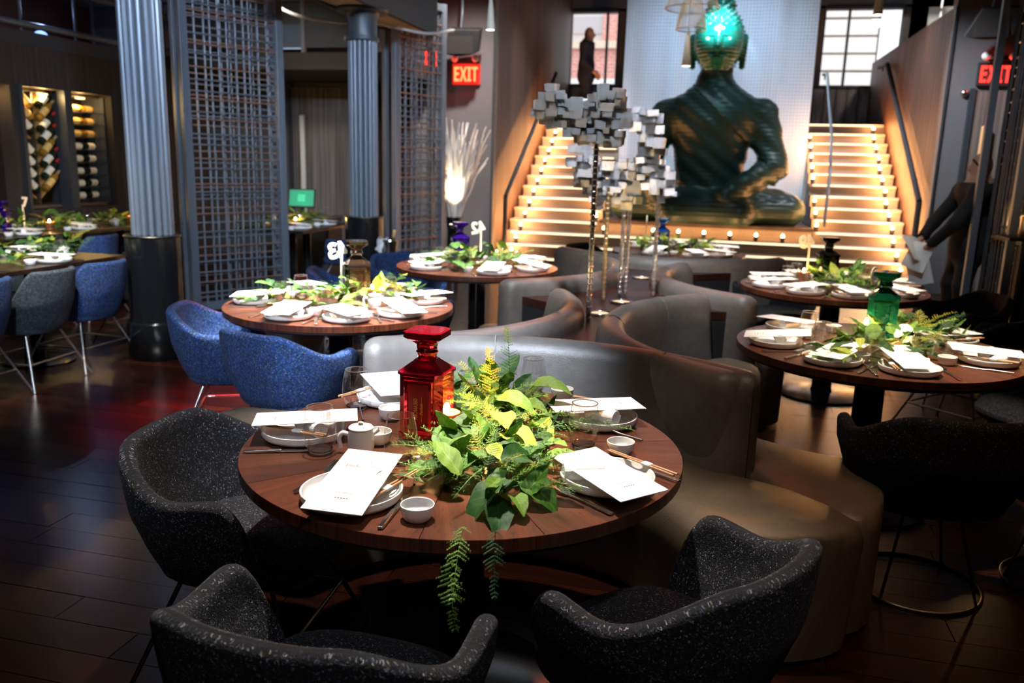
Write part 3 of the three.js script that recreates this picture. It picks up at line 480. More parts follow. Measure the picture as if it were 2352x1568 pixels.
person('bald bearded man in a navy suit standing in profile on the landing', [-2.66, 2.29, -16.55], 0.05, { H: 1.76, c: [.05, 0], hip: [0, 0], nk: [.0, 1.47, 0], head: [.03, 1.645, 0], sh: [[-.01, 1.42, -.19], [-.01, 1.42, .19]], el: [[-.05, 1.12, -.25], [-.04, 1.12, .25]], hd: [[.15, .93, -.17], [.16, .95, .14]], kn: [[.03, .5, -.1], [.02, .5, .1]], ft: [[-.02, .08, -.11], [.02, .08, .11]], suit: M.suitNavy });
person('person in a black suit stooping to gather papers behind the dark lattice screen', [2.3, 0, -8.6], Math.PI + .1, { H: 1.74, c: [.1, 0], hip: [-.02, 0], nk: [-.06, 1.42, 0.03], head: [-.06, 1.6, .06], sh: [[.02, 1.38, -.2], [.02, 1.36, .21]], el: [[.22, 1.08, -.26], [.24, 1.06, .22]], hd: [[.36, .86, -.1], [.37, .9, .12]], kn: [[.03, .5, -.1], [.06, .5, .1]], ft: [[0, .08, -.11], [.03, .08, .12]], suit: M.suitBlack, hair: true });
for (const [i, p, r] of [[0, [1.84, .82, -8.5], [.8, .3, -.5]], [1, [1.86, .76, -8.44], [.95, -.4, .2]], [2, [1.88, .64, -8.42], [1.2, .2, .35]]])
  solo('loose_paper', (() => { const g = grid(8, 8, (u, v) => [(u - .5) * .2, .02 * Math.sin(u * 3 + v * 2), (v - .5) * .3]); return g; })(), M.paper, ['topmost loose white sheet held by the stooping person in black', 'middle loose white sheet held by the stooping person in black', 'lowest loose white sheet hanging from the hands of the stooping person'][i], 'paper', 'papers held by the person in black', p, r);
// ------------------------------------------------------------------ curved benches and divider
const DEG = Math.PI / 180;
function bench(label, c, a0, a1, s0, s1, seams, roFn, riFn = () => .7) {
  const t = thing('curved_bench', label, 'bench', [c[0], 0, c[1]]);
  const back = () => [[1.0, .4], [1.035, .52], [1.065, .66], [1.085, .75], [1.105, .79], [1.14, .812], [1.18, .808], [1.21, .785], [1.222, .74], [1.225, .5], [1.225, .02], [1.04, .02]];
  part('backrest', arcSweep(a0 * DEG, a1 * DEG, 48, back, .075), M.leather, t);
  const seat = a => { const ro = roFn(a / DEG), ri = riFn(a / DEG); return [[ri + .07, .02], [ri + .05, .12], [ri + .01, .3], [ri, .39], [ri + .02, .43], [ri + .07, .452], [(ri + ro) / 2, .458], [ro - .07, .45], [ro - .02, .43], [ro, .38], [ro - .03, .02]]; };
  part('seat', arcSweep(s0 * DEG, s1 * DEG, 56, seat, .1), M.leatherTan, t);
  for (const s of seams) part('seam', tube([[1.03, .47], [1.063, .62], [1.084, .735], [1.103, .782], [1.14, .812], [1.2, .795]].map(q => [q[0] * Math.sin(s * DEG), q[1] + .002, -q[0] * Math.cos(s * DEG)]), .0035, 20, 5), M.piping, t);
  return t;
}
const BM = [-.62, -2.16], BL = [-1.85, -4.12], BR = [.7, -3.98], BL2 = [-1.82, -5.95], BR2 = [.8, -5.87], BF = [-.38, -7.85];
bench('grey leather bench curving round the table with the red bottle', BM, -36, 41, -66, 66, [-12, 24], a => 1.1 + .16 * sstep(38, 62, Math.abs(a)));
bench('grey leather bench curving round the table with the black bottle before the first column', BL, 60, 147, 56, 183, [100], a => 1.1 + .2 * sstep(148, 166, a), a => .7 + .26 * sstep(140, 172, a));
bench('dark leather bench curving round the table with the green bottle', BR, -147, -42, -171, -36, [-92, -58], a => 1.1 + .24 * sstep(148, 168, -a));
bench('dark leather bench curving round the table with the purple bottle', BL2, 46, 148, 40, 150, [95], () => 1.1);
bench('dark leather bench curving round the table by the lower stairs', BR2, -148, -62, -150, -50, [-82], () => 1.1);
bench('dark leather bench curving round the table with the cobalt blue bottle', BF, 128, 232, 120, 240, [180], () => 1.1);
{
  const s = new THREE.Shape(), P = (c, a, r = 1.2) => [c[0] + r * Math.sin(a * DEG), -(c[1] - r * Math.cos(a * DEG))]; let first = true;
  const arc = (c, a0, a1, r) => { for (let i = 0; i <= 16; i++) { const q = P(c, lerp(a0, a1, i / 16), r); first ? s.moveTo(...q) : s.lineTo(...q); first = false; } };
  arc(BM, -34, 36, 1.2); arc(BR, -146, -46, 1.2); arc(BR2, -146, -66, 1.2); arc(BF, 150, 210, 1.2); arc(BL2, 60, 146, 1.2); arc(BL, 62, 146, 1.2);
  const g = new THREE.ExtrudeGeometry(s, { depth: .05, bevelEnabled: false }).rotateX(-Math.PI / 2), t = thing('divider_platform', 'dark timber platform between the curved benches carrying the silver sculpture', 'platform', [0, .66, 0]);
  const u = g.attributes.uv; for (let i = 0; i < u.count; i++) u.setXY(i, u.getY(i) * .5, u.getX(i) * 1.6);
  part('deck', g, std({ map: floorTex[0], color: C(.55, .54, .55), roughness: .34 }), t);
  part('body', new THREE.ExtrudeGeometry(s, { depth: .655, bevelEnabled: false }).rotateX(-Math.PI / 2).translate(0, -.658, 0), M.black, t);
  const mk = proto(() => { const o = thing('deck_uplight', 'x', 'lamp', [0, 0, 0]); part('ring', new THREE.TorusGeometry(.062, .008, 8, 32).rotateX(Math.PI / 2).translate(0, .004, 0), M.steel, o); part('lens', cyl(.058, .058, .006, 32, 0, .003, 0), std({ color: C(.1, .1, .1), emissive: C(1, .72, .4), emissiveIntensity: .9 }), o); return o; });
  const ups = [[-.59, -4.52, 'beside the tallest sculpture pole'], [-.52, -4.96, 'next to the second sculpture pole'], [-.5, -6.1, 'near the far sculpture poles'], [-.78, -3.78, 'behind the nearest bench back'], [-.24, -5.36, 'against the bench of the green bottle table']];
  for (const [x, z, w] of ups) { mk('round recessed uplight in the divider platform ' + w, [x, .71, z]); const l = new THREE.SpotLight(C(1, .62, .2), z < -4 && z > -6 ? 1.5 : .8, 0, .5, .6, 2); l.position.set(x, .722, z); l.target.position.set(x + (z < -4.3 ? -.08 : 0), 2, z); l.castShadow = true; l.shadow.radius = 2; scene.add(l, l.target); }
}
// ------------------------------------------------------------------ silver block sculpture
{
  const t = thing('block_sculpture', 'sculpture of clustered silver blocks floating on thin ribbed poles above the divider', 'sculpture', [-.6, .71, -4.3]);
  const gs = [0, 1, 2, 3, 4].map(() => { const g = rbox(1, rr(.7, 1.1), rr(.7, 1.1), .05, 0, 0, 0, 1), p = g.attributes.position; for (let i = 0; i < p.count; i++) p.setXYZ(i, p.getX(i) * (1 + .1 * p.getY(i)), p.getY(i) * (1 + .08 * p.getZ(i)), p.getZ(i)); g.computeVertexNormals(); return g; });
  let n = 0;
  const blob = (poly, z0, z1, pitch, size) => { // polygon in metres (x, y) relative to the group
    const inside = (x, y) => { let c = false; for (let i = 0, j = poly.length - 1; i < poly.length; j = i++) { const [xi, yi] = poly[i], [xj, yj] = poly[j]; if ((yi > y) !== (yj > y) && x < (xj - xi) * (y - yi) / (yj - yi) + xi) c = !c; } return c; };
    for (let z = z0; z >= z1; z -= pitch * 1.25) for (let y = .2; y < 1.5; y += pitch) for (let x = -.6; x < .6; x += pitch) {
      const X = x + rr(-.3, .3) * pitch, Y = y + rr(-.3, .3) * pitch; if (!inside(X, Y) || n > 296) continue;
      const s = pitch * rr(.85, 1.4) * size; const m = part('block', gs[Math.floor(rnd() * 5)], rnd() < .6 ? M.silver : M.silverWarm, t, [X, Y, z + rr(-.4, .4) * pitch], [rr(-.08, .08), rr(-.1, .1) + (rnd() < .3 ? .4 : 0), rr(-.08, .08)]); m.scale.set(s * rr(.8, 1.3), s * rr(.8, 1.25), s); n++; }
  };
  const px = (X, Y) => [(1220 + X / 4.9 - 1385) / 449, 1.165 - (180 + Y / 4.9 - 210) / 466];
  blob([[80, 280], [150, 110], [180, 50], [280, 50], [310, 160], [470, 240], [640, 230], [650, 150], [750, 100], [860, 100], [1000, 150], [1040, 260], [1120, 370], [1120, 460], [1060, 520], [1050, 640], [1000, 740], [760, 690], [600, 680], [500, 650], [430, 590], [360, 540], [150, 470], [80, 400]].map(q => px(...q)), .05, -.06, .043, .95);
  const qx = (X, Y) => [(1220 + X / 4.9 - 1385) / 372 - .1, 1.13 - (180 + Y / 4.9 - 250) / 388];
  blob([[460, 720], [700, 740], [760, 900], [830, 1000], [860, 900], [1000, 880], [1190, 900], [1200, 720], [1250, 620], [1140, 600], [1120, 460], [1120, 300], [1210, 250], [1300, 320], [1440, 500], [1500, 680], [1490, 860], [1540, 900], [1600, 1010], [1610, 1280], [1480, 1340], [1380, 1180], [1250, 1280], [1190, 1400], [1020, 1400], [900, 1330], [860, 1420], [800, 1420], [720, 1330], [600, 1240], [510, 1030], [450, 860]].map(q => qx(...q)), -.75, -.9, .046, 1.0);
  const rebar = (x, z, h, m) => { const b = [cyl(.0125, .0125, h, 10, 0, h / 2, 0)]; for (let y = .02; y < h - .01; y += .03) b.push(new THREE.TorusGeometry(.0135, .0035, 5, 12).rotateX(Math.PI / 2 + .25).translate(0, y, 0)); part('pole', merge(b), m, t, [x + .6, 0, z + 4.3]); };
  rebar(-.62, -4.29, .98, M.steel); rebar(-.64, -5.02, .68, M.brass); rebar(-.57, -5.3, .72, M.rod); rebar(-.54, -5.35, .62, M.rod); rebar(-.36, -5.32, .74, M.rod);
}
// ------------------------------------------------------------------ tables
const T = { main: [-.64, -2.12], l1: [-1.93, -4.05], r1: [.74, -3.94], l2: [-1.72, -5.97], r2: [.8, -5.94], far: [-.32, -7.8] };
const wedgeG = (() => { const R = .605, N = 14, a = Math.PI / N, s = new THREE.Shape(); s.moveTo(.004, 0); for (let i = 0; i <= 6; i++) { const q = lerp(-a, a, i / 6); s.lineTo(R * Math.cos(q) - (i ? 0 : 0), (R * Math.sin(q)) * (1 - .0016)); } s.closePath(); const g = new THREE.ExtrudeGeometry(s, { depth: .03, bevelEnabled: true, bevelThickness: .0012, bevelSize: .0006, bevelOffset: -.0009, bevelSegments: 1 }).rotateX(-Math.PI / 2).translate(0, .7176, 0); const p = g.attributes.position, u = g.attributes.uv; for (let i = 0; i < u.count; i++) u.setXY(i, p.getX(i) * .9 + .1, p.getZ(i) * 2.2 + .5); return g; })();
const mkTable = proto(() => {
  const t = thing('round_table', 'x', 'table', [0, 0, 0]);
  for (let i = 0; i < 14; i++) part('veneer_wedge', wedgeG, M.top[[0, 3, 1, 4, 5, 2][(i * 5 + (i % 3)) % 6]], t, null, [0, i * Math.PI * 2 / 14 + .1, 0]);
  part('underside', lathe([[0, .69], [.5, .69], [.585, .7], [.6, .7165], [0, .7165]], 56), std({ color: C(.03, .018, .012), roughness: .7 }), t);
  part('pedestal', lathe([[0, .02], [.075, .02], [.065, .05], [.065, .66], [.16, .69], [0, .69]], 32), M.blackGloss, t); part('foot', lathe([[0, 0], [.29, 0], [.29, .012], [.1, .025], [0, .025]], 40), M.blackGloss, t); return t;
});
mkTable('round wooden table with the red bottle, laid in front of the dark armchairs', [T.main[0], 0, T.main[1]], .04);
mkTable('round wooden table with the black bottle, laid near the blue armchairs', [T.l1[0], 0, T.l1[1]], .6);
mkTable('round wooden table with the green bottle, laid beside the dark lattice screen', [T.r1[0], 0, T.r1[1]], 1.1);
mkTable('round wooden table with the purple bottle, laid in front of the plume vase', [T.l2[0], 0, T.l2[1]], 1.9);
mkTable('round wooden table with a second black bottle, laid below the stairs', [T.r2[0], 0, T.r2[1]], 2.4);
mkTable('round wooden table with the cobalt blue bottle, behind the sculpture poles', [T.far[0], 0, T.far[1]], 2.9);

// ------------------------------------------------------------------ tableware prototypes
const plateMk = proto(() => { const m = new THREE.Mesh(lathe([[0, .004], [.085, .004], [.088, 0], [.1, .001], [.112, .006], [.118, .014], [.119, .027], [.1165, .0285], [.113, .027], [.111, .014], [.1, .0085], [0, .008]], 48), M.porcelain); m.name = numbered('plate'); shade(m); scene.add(m); return tag(m, 'x', 'plate'); });
const bowlMk = proto(() => { const m = new THREE.Mesh(lathe([[0, .003], [.022, .003], [.024, 0], [.027, 0], [.032, .006], [.037, .02], [.0385, .034], [.037, .036], [.0355, .034], [.034, .02], [.028, .009], [0, .006]], 40), M.porcelain); m.name = numbered('sauce_bowl'); shade(m); scene.add(m); return tag(m, 'x', 'bowl'); });
const menuTex = (() => { const c = document.createElement('canvas'); c.width = 384; c.height = 768; const g = c.getContext('2d'); g.fillStyle = '#f4f2ee'; g.fillRect(0, 0, 384, 768); g.textAlign = 'center'; g.fillStyle = '#5a4636'; g.strokeStyle = '#5a4636'; g.lineWidth = 3; g.beginPath(); g.arc(192, 172, 30, Math.PI, 0); g.stroke(); g.beginPath(); g.arc(192, 172, 17, Math.PI * .9, Math.PI * 1.9); g.stroke(); g.font = '44px serif'; g.fillText('buddha-bar', 192, 232); g.font = '13px serif'; g.fillText('RESTAURANT', 192, 258); g.fillText('NEW YORK', 192, 278); g.fillStyle = '#55524f'; g.font = '24px sans-serif'; g.fillText('AROMA360', 192, 560); g.font = 'italic 20px serif'; g.fillText('Parfum', 192, 588); g.fillStyle = '#3c2030'; for (let i = 0; i < 5; i++) { g.beginPath(); g.arc(156 + i * 18, 612, 6, 0, 7); g.fill(); } g.fillStyle = '#6a6662'; g.font = '13px sans-serif'; g.fillText('EXCLUSIVE DINNER', 192, 650); const t = new THREE.CanvasTexture(c); t.colorSpace = THREE.SRGBColorSpace; return t; })();
const menuMat = std({ map: menuTex, roughness: .85, color: C(.93, .92, .91) });
const menuMk = proto(() => { const g = box(.14, .0016, .285); const u = g.attributes.uv; for (let i = 0; i < u.count; i++) if (!(i >= 8 && i < 12)) u.setXY(i, .02, .02); const m = new THREE.Mesh(g, menuMat); m.name = numbered('menu_card'); shade(m); scene.add(m); return tag(m, 'x', 'menu'); });
const napkinMk = proto(() => { const s = new THREE.Shape(), pts = []; for (let i = 0; i <= 60; i++) { const a = i / 60 * Math.PI * 6, r = .004 + .021 * i / 60; pts.push([r * Math.cos(a), r * Math.sin(a)]); } const q = []; for (let i = 60; i >= 0; i--) { const a = i / 60 * Math.PI * 6, r = .004 + .021 * i / 60 - .0052; q.push([Math.max(.0008, r) * Math.cos(a), Math.max(.0008, r) * Math.sin(a)]); } pts.concat(q).forEach((p, i) => i ? s.lineTo(...p) : s.moveTo(...p)); const m = new THREE.Mesh(new THREE.ExtrudeGeometry(s, { depth: .1, bevelEnabled: true, bevelSize: .0008, bevelThickness: .001, bevelSegments: 1 }).translate(0, .0265, -.05), M.cloth); m.name = numbered('napkin_roll'); shade(m); scene.add(m); return tag(m, 'x', 'napkin'); });
const chopMk = proto(() => { const t = thing('chopsticks', 'x', 'chopsticks'); for (const s of [-1, 1]) part('stick', new THREE.CylinderGeometry(.0036, .0022, .225, 6).rotateX(Math.PI / 2).translate(s * .0055, .005, 0), M.bamboo, t, null, [0, s * .012, 0]); part('band', rbox(.019, .0085, .028, .003, 0, .005, .02), M.paper, t); return t; });
function flat(shape, bend, th = .0022) { const g = new THREE.ExtrudeGeometry(shape, { depth: th, bevelEnabled: true, bevelSize: .0006, bevelThickness: .0006, bevelSegments: 1, curveSegments: 10 }).rotateX(Math.PI / 2); const p = g.attributes.position; for (let i = 0; i < p.count; i++) p.setY(i, p.getY(i) + .003 + bend(p.getZ(i), p.getX(i))); g.computeVertexNormals(); return g; }
const forkMk = proto(() => { const s = new THREE.Shape(); s.moveTo(-.0065, .1); s.quadraticCurveTo(0, .106, .0065, .1); s.lineTo(.0035, .02); s.lineTo(.003, -.035); s.quadraticCurveTo(.0125, -.042, .0125, -.055); for (let i = 0; i < 4; i++) { const x = .0125 - i * .0068; s.lineTo(x, -.095); s.lineTo(x - .0036, -.095); if (i < 3) { s.lineTo(x - .0044, -.062); s.lineTo(x - .0066, -.062); } } s.lineTo(-.0125, -.055); s.quadraticCurveTo(-.0125, -.042, -.003, -.035); s.lineTo(-.0035, .02); s.closePath(); const m = new THREE.Mesh(flat(s, z => z < -.03 ? .012 * Math.sin((z + .03) * -24) : .004 * Math.sin((z + .03) * 20)), M.steel); m.name = numbered('fork'); shade(m); scene.add(m); return tag(m, 'x', 'fork'); });
const knifeMk = proto(() => { const t = thing('knife', 'x', 'knife'); part('handle', rbox(.014, .007, .1, .0033, 0, .0038, .055), M.steel, t); const s = new THREE.Shape(); s.moveTo(-.006, .01); s.lineTo(.007, .01); s.quadraticCurveTo(.011, -.07, .002, -.1); s.quadraticCurveTo(-.006, -.09, -.006, .01); part('blade', flat(s, () => 0, .0018), M.steel, t); return t; });
const spoonMk = proto(() => { const m = new THREE.Mesh(merge([lathe([[0, 0], [.012, .001], [.018, .006], [.0185, .0075], [.0165, .007], [.011, .003], [0, .0018]], 24).scale(1, 1, 1.4).translate(0, .002, -.075), tube([[0, .008, -.052], [0, .012, -.03], [0, .006, .02], [0, .004, .09]], .0032, 20, 6)]), M.steel); m.name = numbered('spoon'); shade(m); scene.add(m); return tag(m, 'x', 'spoon'); });
const glassMk = proto(() => { const t = thing('stemless_glass', 'x', 'glass'); part('bowl', lathe([[.0325, .011], [.0385, .022], [.0437, .042], [.045, .062], [.0425, .09], [.0375, .116], [.0349, .1275]], 56), M.glassThin, t); part('base', lathe([[0, 0], [.02, 0], [.027, .0012], [.0315, .006], [.0335, .012], [.03, .0135], [.022, .0095], [0, .0115]], 48), M.glassBase, t); part('rim', new THREE.TorusGeometry(.0349, .0014, 8, 56).rotateX(Math.PI / 2).translate(0, .1278, 0), M.glassBase, t); return t; });
const potMk = proto(() => { const t = thing('soy_pot', 'x', 'pot'); part('body', lathe([[0, .002], [.028, .002], [.03, 0], [.033, .002], [.036, .02], [.036, .045], [.031, .062], [.032, .066], [.029, .066], [.028, .06], [0, .06]], 36), M.porcelain, t); part('lid', lathe([[0, .066], [.033, .066], [.034, .069], [.03, .073], [.008, .076], [.006, .08], [.007, .084], [0, .086]], 36), M.porcelain, t); part('handle', tube([[-.031, .05, 0], [-.05, .053, 0], [-.058, .04, 0], [-.054, .012, 0]], .0065, 20, 10), M.porcelain, t); part('spout', tube([[.03, .05, 0], [.042, .058, 0], [.048, .064, 0]], .006, 10, 8), M.porcelain, t); return t; });
const votMk = proto(() => { const t = thing('table_votive', 'x', 'candle'); part('holder', lathe([[0, 0], [.036, 0], [.039, .004], [.039, .078], [.0365, .08], [.035, .078], [.035, .006], [0, .006]], 36), M.votiveCup, t); part('wax', cyl(.0345, .0345, .058, 32, 0, .0355, 0), M.wax, t); part('flame', new THREE.SphereGeometry(.0095, 12, 10).scale(1, 2.3, 1).translate(0, .086, 0), M.flame, t); part('wick', cyl(.001, .001, .012, 6, 0, .069, 0), M.black, t); return t; });
function votive(label, p, cd = .5, g) { votMk(label, p, 0, g); const l = new THREE.PointLight(C(1, .55, .18), cd, 0, 2); l.position.set(p[0], p[1] + .086, p[2]); l.castShadow = true; l.shadow.radius = .4; scene.add(l); }
// faceted perfume style bottle
function octLoft(rows) { const ring = (y, w, c, d = w) => [[w, y, d - c], [w - c, y, d], [-(w - c), y, d], [-w, y, d - c], [-w, y, -(d - c)], [-(w - c), y, -d], [w - c, y, -d], [w, y, -(d - c)]]; const R = rows.map(r => ring(...r)), pos = [], q = (a, b, c) => pos.push(...a, ...b, ...c); for (let i = 0; i < R.length - 1; i++) for (let j = 0; j < 8; j++) { const k = (j + 1) % 8; q(R[i][j], R[i + 1][j], R[i][k]); q(R[i][k], R[i + 1][j], R[i + 1][k]); } for (let j = 1; j < 7; j++) { q(R[0][0], R[0][j], R[0][j + 1]); const e = R.at(-1); q(e[0], e[j + 1], e[j]); } const g = new THREE.BufferGeometry(); g.setAttribute('position', new THREE.Float32BufferAttribute(pos, 3)); g.setAttribute('uv', new THREE.Float32BufferAttribute(new Float32Array(pos.length / 3 * 2), 2)); g.computeVertexNormals(); return g; }
const bottleG = { body: octLoft([[0, .052, .014], [.006, .056, .016], [.018, .056, .016], [.02, .053, .016], [.185, .053, .016], [.188, .057, .017], [.196, .057, .017], [.2, .052, .016], [.224, .027, .009], [.228, .024, .008]]), neck: lathe([[0, .226], [.023, .226], [.023, .245], [.026, .247], [.026, .252], [.023, .254], [.024, .258], [.024, .262], [.021, .264], [0, .264]], 32), stopper: octLoft([[.262, .02, .006], [.27, .021, .007], [.284, .034, .01], [.29, .043, .012], [.293, .046, .013], [.309, .046, .013], [.312, .042, .012]]), panel: (() => { const s = new THREE.Shape(); s.moveTo(-.033, 0); s.lineTo(.033, 0); s.lineTo(.033, .15); s.lineTo(-.033, .15); s.closePath(); const h = new THREE.Path(); h.moveTo(-.026, .008); h.lineTo(-.026, .142); h.lineTo(.026, .142); h.lineTo(.026, .008); h.closePath(); s.holes.push(h); return new THREE.ExtrudeGeometry(s, { depth: .003, bevelEnabled: true, bevelSize: .002, bevelThickness: .003, bevelSegments: 1 }).translate(0, .026, .053); })() };
const labTex = (() => { const c = document.createElement('canvas'); c.width = 256; c.height = 704; const g = c.getContext('2d'); g.fillStyle = '#8c1408'; g.fillRect(0, 0, 256, 704); g.strokeStyle = '#d8702c'; g.lineWidth = 6; g.strokeRect(10, 10, 236, 684); g.translate(128, 380); g.rotate(-Math.PI / 2); g.textAlign = 'center'; g.fillStyle = '#e8b060'; g.font = '62px sans-serif'; g.fillText('AROMA360', 0, -10); g.font = 'italic bold 44px serif'; g.fillText('Parfum', 0, 52); g.fillRect(-190, 36, 110, 4); g.fillRect(80, 36, 110, 4); const t = new THREE.CanvasTexture(c); t.colorSpace = THREE.SRGBColorSpace; return t; })();
function bottle(label, p, turn, col, labelMat, s = 1) {
  const t = thing('perfume_bottle', label, 'bottle', p, turn); t.scale.set(s * 1.16, s * .95, s * 1.16);
  const m = phy({ color: col, metalness: .8, roughness: .06, clearcoat: 1, clearcoatRoughness: .03 });
  part('body', bottleG.body, m, t); part('neck', bottleG.neck, m, t); part('stopper', bottleG.stopper, m, t); part('panel_frame', bottleG.panel, m, t);
  const g = new THREE.PlaneGeometry(.053, .136); const l = part('label', box(.053, .136, .002), labelMat ?? m, t, [0, .101, .0545]); return t;
}
// ------------------------------------------------------------------ greenery
const leafTex = [[[30, 74, 14], [92, 134, 36]], [[14, 48, 14], [46, 92, 34]], [[110, 136, 26], [196, 190, 80]], [[70, 112, 30], [134, 160, 60]]].map(([a, b]) => tex(128, 256, (d, w, h) => { const n = noiseField(w, h, 6, 10); for (let y = 0; y < h; y++) for (let x = 0; x < w; x++) { const u = Math.abs(x / w - .5) * 2, v = y / h; let k = .25 + .3 * n[y * w + x]; const vein = Math.abs(((v * 8 + 8 - u * 2.2) % 1) - .5); if (vein < .07) k += .35; if (u < .045) k = 1; put(d, y * w + x, lerp(a[0], b[0], k), lerp(a[1], b[1], k), lerp(a[2], b[2], k)); } }));
const leafMats = leafTex.map(t => phy({ map: t, roughness: .58, specularIntensity: .5, transmission: .25, thickness: 0, bumpMap: t, bumpScale: .0015 }));
const frondMats = [std({ color: C(.1, .24, .05), roughness: .7 }), std({ color: C(.2, .36, .06), roughness: .7 }), std({ color: C(.42, .4, .06), roughness: .7 }), std({ color: C(.05, .14, .05), roughness: .7 })];
const leafG = [[.03, .35, .25], [.036, .8, .45], [.027, -.3, .35], [.032, .5, .1]].map(([W, bend, fold], q) => grid(9, 6, (u, v) => { const s = v * 2 - 1, w = W * Math.pow(Math.sin(Math.PI * Math.pow(u * .97 + .015, .82)), .85) * (1 + .05 * Math.sin(u * 17 + q)), L = .13; const a = bend * u * 1.6; const R = bend === 0 ? 1e3 : 1.6 * bend / L; return [s * w, (1 - Math.cos(a)) / R * -1 + Math.abs(s) * w * fold + .0025 * Math.sin(u * 21 + s * 3), Math.sin(a) / R, v, u]; }));
const frondG = [0, 1, 2].map(q => { const out = [], tri = (a, b, c) => out.push(...a, ...b, ...c); const L = .15, N = 17; for (let i = 0; i < N; i++) { const u = i / N, y = -.05 * u * u, z = u * L, bl = (.034 * (1 - u) * (.4 + .6 * Math.min(1, u * 5)) + .004) * rr(.55, 1.2); for (const s of [-1, 1]) { if (rnd() < .22) continue; const k = Math.max(3, Math.round(bl / .0042)); for (let j = 0; j < k; j++) { const t = (j + .4) / k, cx = s * bl * t, cz = z + bl * t * .62, cy = y - .2 * bl * t * t + rr(-.003, .003); for (const e of [-1, 1, 0]) { const nl = .0066 * (1 - t * .4), ax = s * nl * .75, az = nl * .55 + e * nl * .8, ay = e === 0 ? nl * .5 : rr(-.002, .002); tri([cx - .0007, cy, cz], [cx + .0007, cy, cz + .001], [cx + ax, cy + ay, cz + az]); } } tri([0, y, z], [0, y, z + .0016], [s * bl, y - .2 * bl, z + bl * .62]); } tri([-.0012, y, z], [.0012, y, z], [0, y - .01, z + L / N * 1.4]); } const g = new THREE.BufferGeometry(); g.setAttribute('position', new THREE.Float32BufferAttribute(out, 3)); g.setAttribute('uv', new THREE.Float32BufferAttribute(new Float32Array(out.length / 3 * 2), 2)); g.computeVertexNormals(); return g; });
function garland(label, p, turn, spine, width, nL, nF, hgt, colW = [.4, .25, .15, .2], sc = 1, avoid = null) {
  const t = thing('leaf_garland', label, 'garland', p, turn);
  const at = u => { const f = u * (spine.length - 1), i = Math.min(spine.length - 2, Math.floor(f)), k = f - i; return [lerp(spine[i][0], spine[i + 1][0], k), lerp(spine[i][1], spine[i + 1][1], k)]; };
  const pick = () => { let q = rnd(), i = 0; while (i < 3 && q > colW[i]) q -= colW[i++]; return i; };
  part('stem', tube(spine.map((q, i) => [q[0], .012 + .006 * (i % 2), q[1]]), .004, 30, 6), std({ color: C(.3, .2, .08), roughness: .8 }), t);
  for (let i = 0; i < nL; i++) { const u = (i + rnd()) / nL, [cx, cz] = at(u), s = rr(-1, 1), x = cx + s * width * .62, z = cz + rr(-.4, .4) * width, a = Math.atan2(s, rr(-.9, .9)) + rr(-.6, .6); const h = .015 + hgt * (1 - Math.abs(s)) * rr(.3, 1); const m = part('leaf', leafG[Math.floor(rnd() * 4)], leafMats[pick()], t, [x, h, z]); m.rotation.order = 'YXZ'; m.rotation.set(rr(-.75, .12), a, rr(-.5, .5)); m.scale.setScalar(rr(.45, .95) * sc); if (avoid && Math.hypot(x + .09 * Math.sin(a) - avoid[0], z + .09 * Math.cos(a) - avoid[1]) < avoid[2]) t.remove(m); }
  for (let i = 0; i < nF; i++) { const u = (i + rnd()) / nF, [cx, cz] = at(u), s = rr(-1, 1); const m = part('fern_frond', frondG[i % 3], frondMats[Math.floor(rnd() * 3.4) % 4], t, [cx + s * width * .5, .02 + hgt * .6 * (1 - Math.abs(s)), cz]); m.rotation.order = 'YXZ'; m.rotation.set(rr(-.9, .05), Math.atan2(s, rr(-.8, .8)) + rr(-.5, .5), rr(-.6, .6)); m.scale.setScalar(rr(.7, 1.15) * sc); }
  return { t, leaf(x, y, z, ry, rx, rz, sc, v, g = 1) { const m = part('leaf', leafG[g], leafMats[v], t, [x, y, z]); m.rotation.order = 'YXZ'; m.rotation.set(rx, ry, rz); m.scale.setScalar(sc); }, frond(x, y, z, ry, rx, rz, sc, v) { const m = part('fern_frond', frondG[0], frondMats[v], t, [x, y, z]); m.rotation.order = 'YXZ'; m.rotation.set(rx, ry, rz); m.scale.setScalar(sc); } };
}
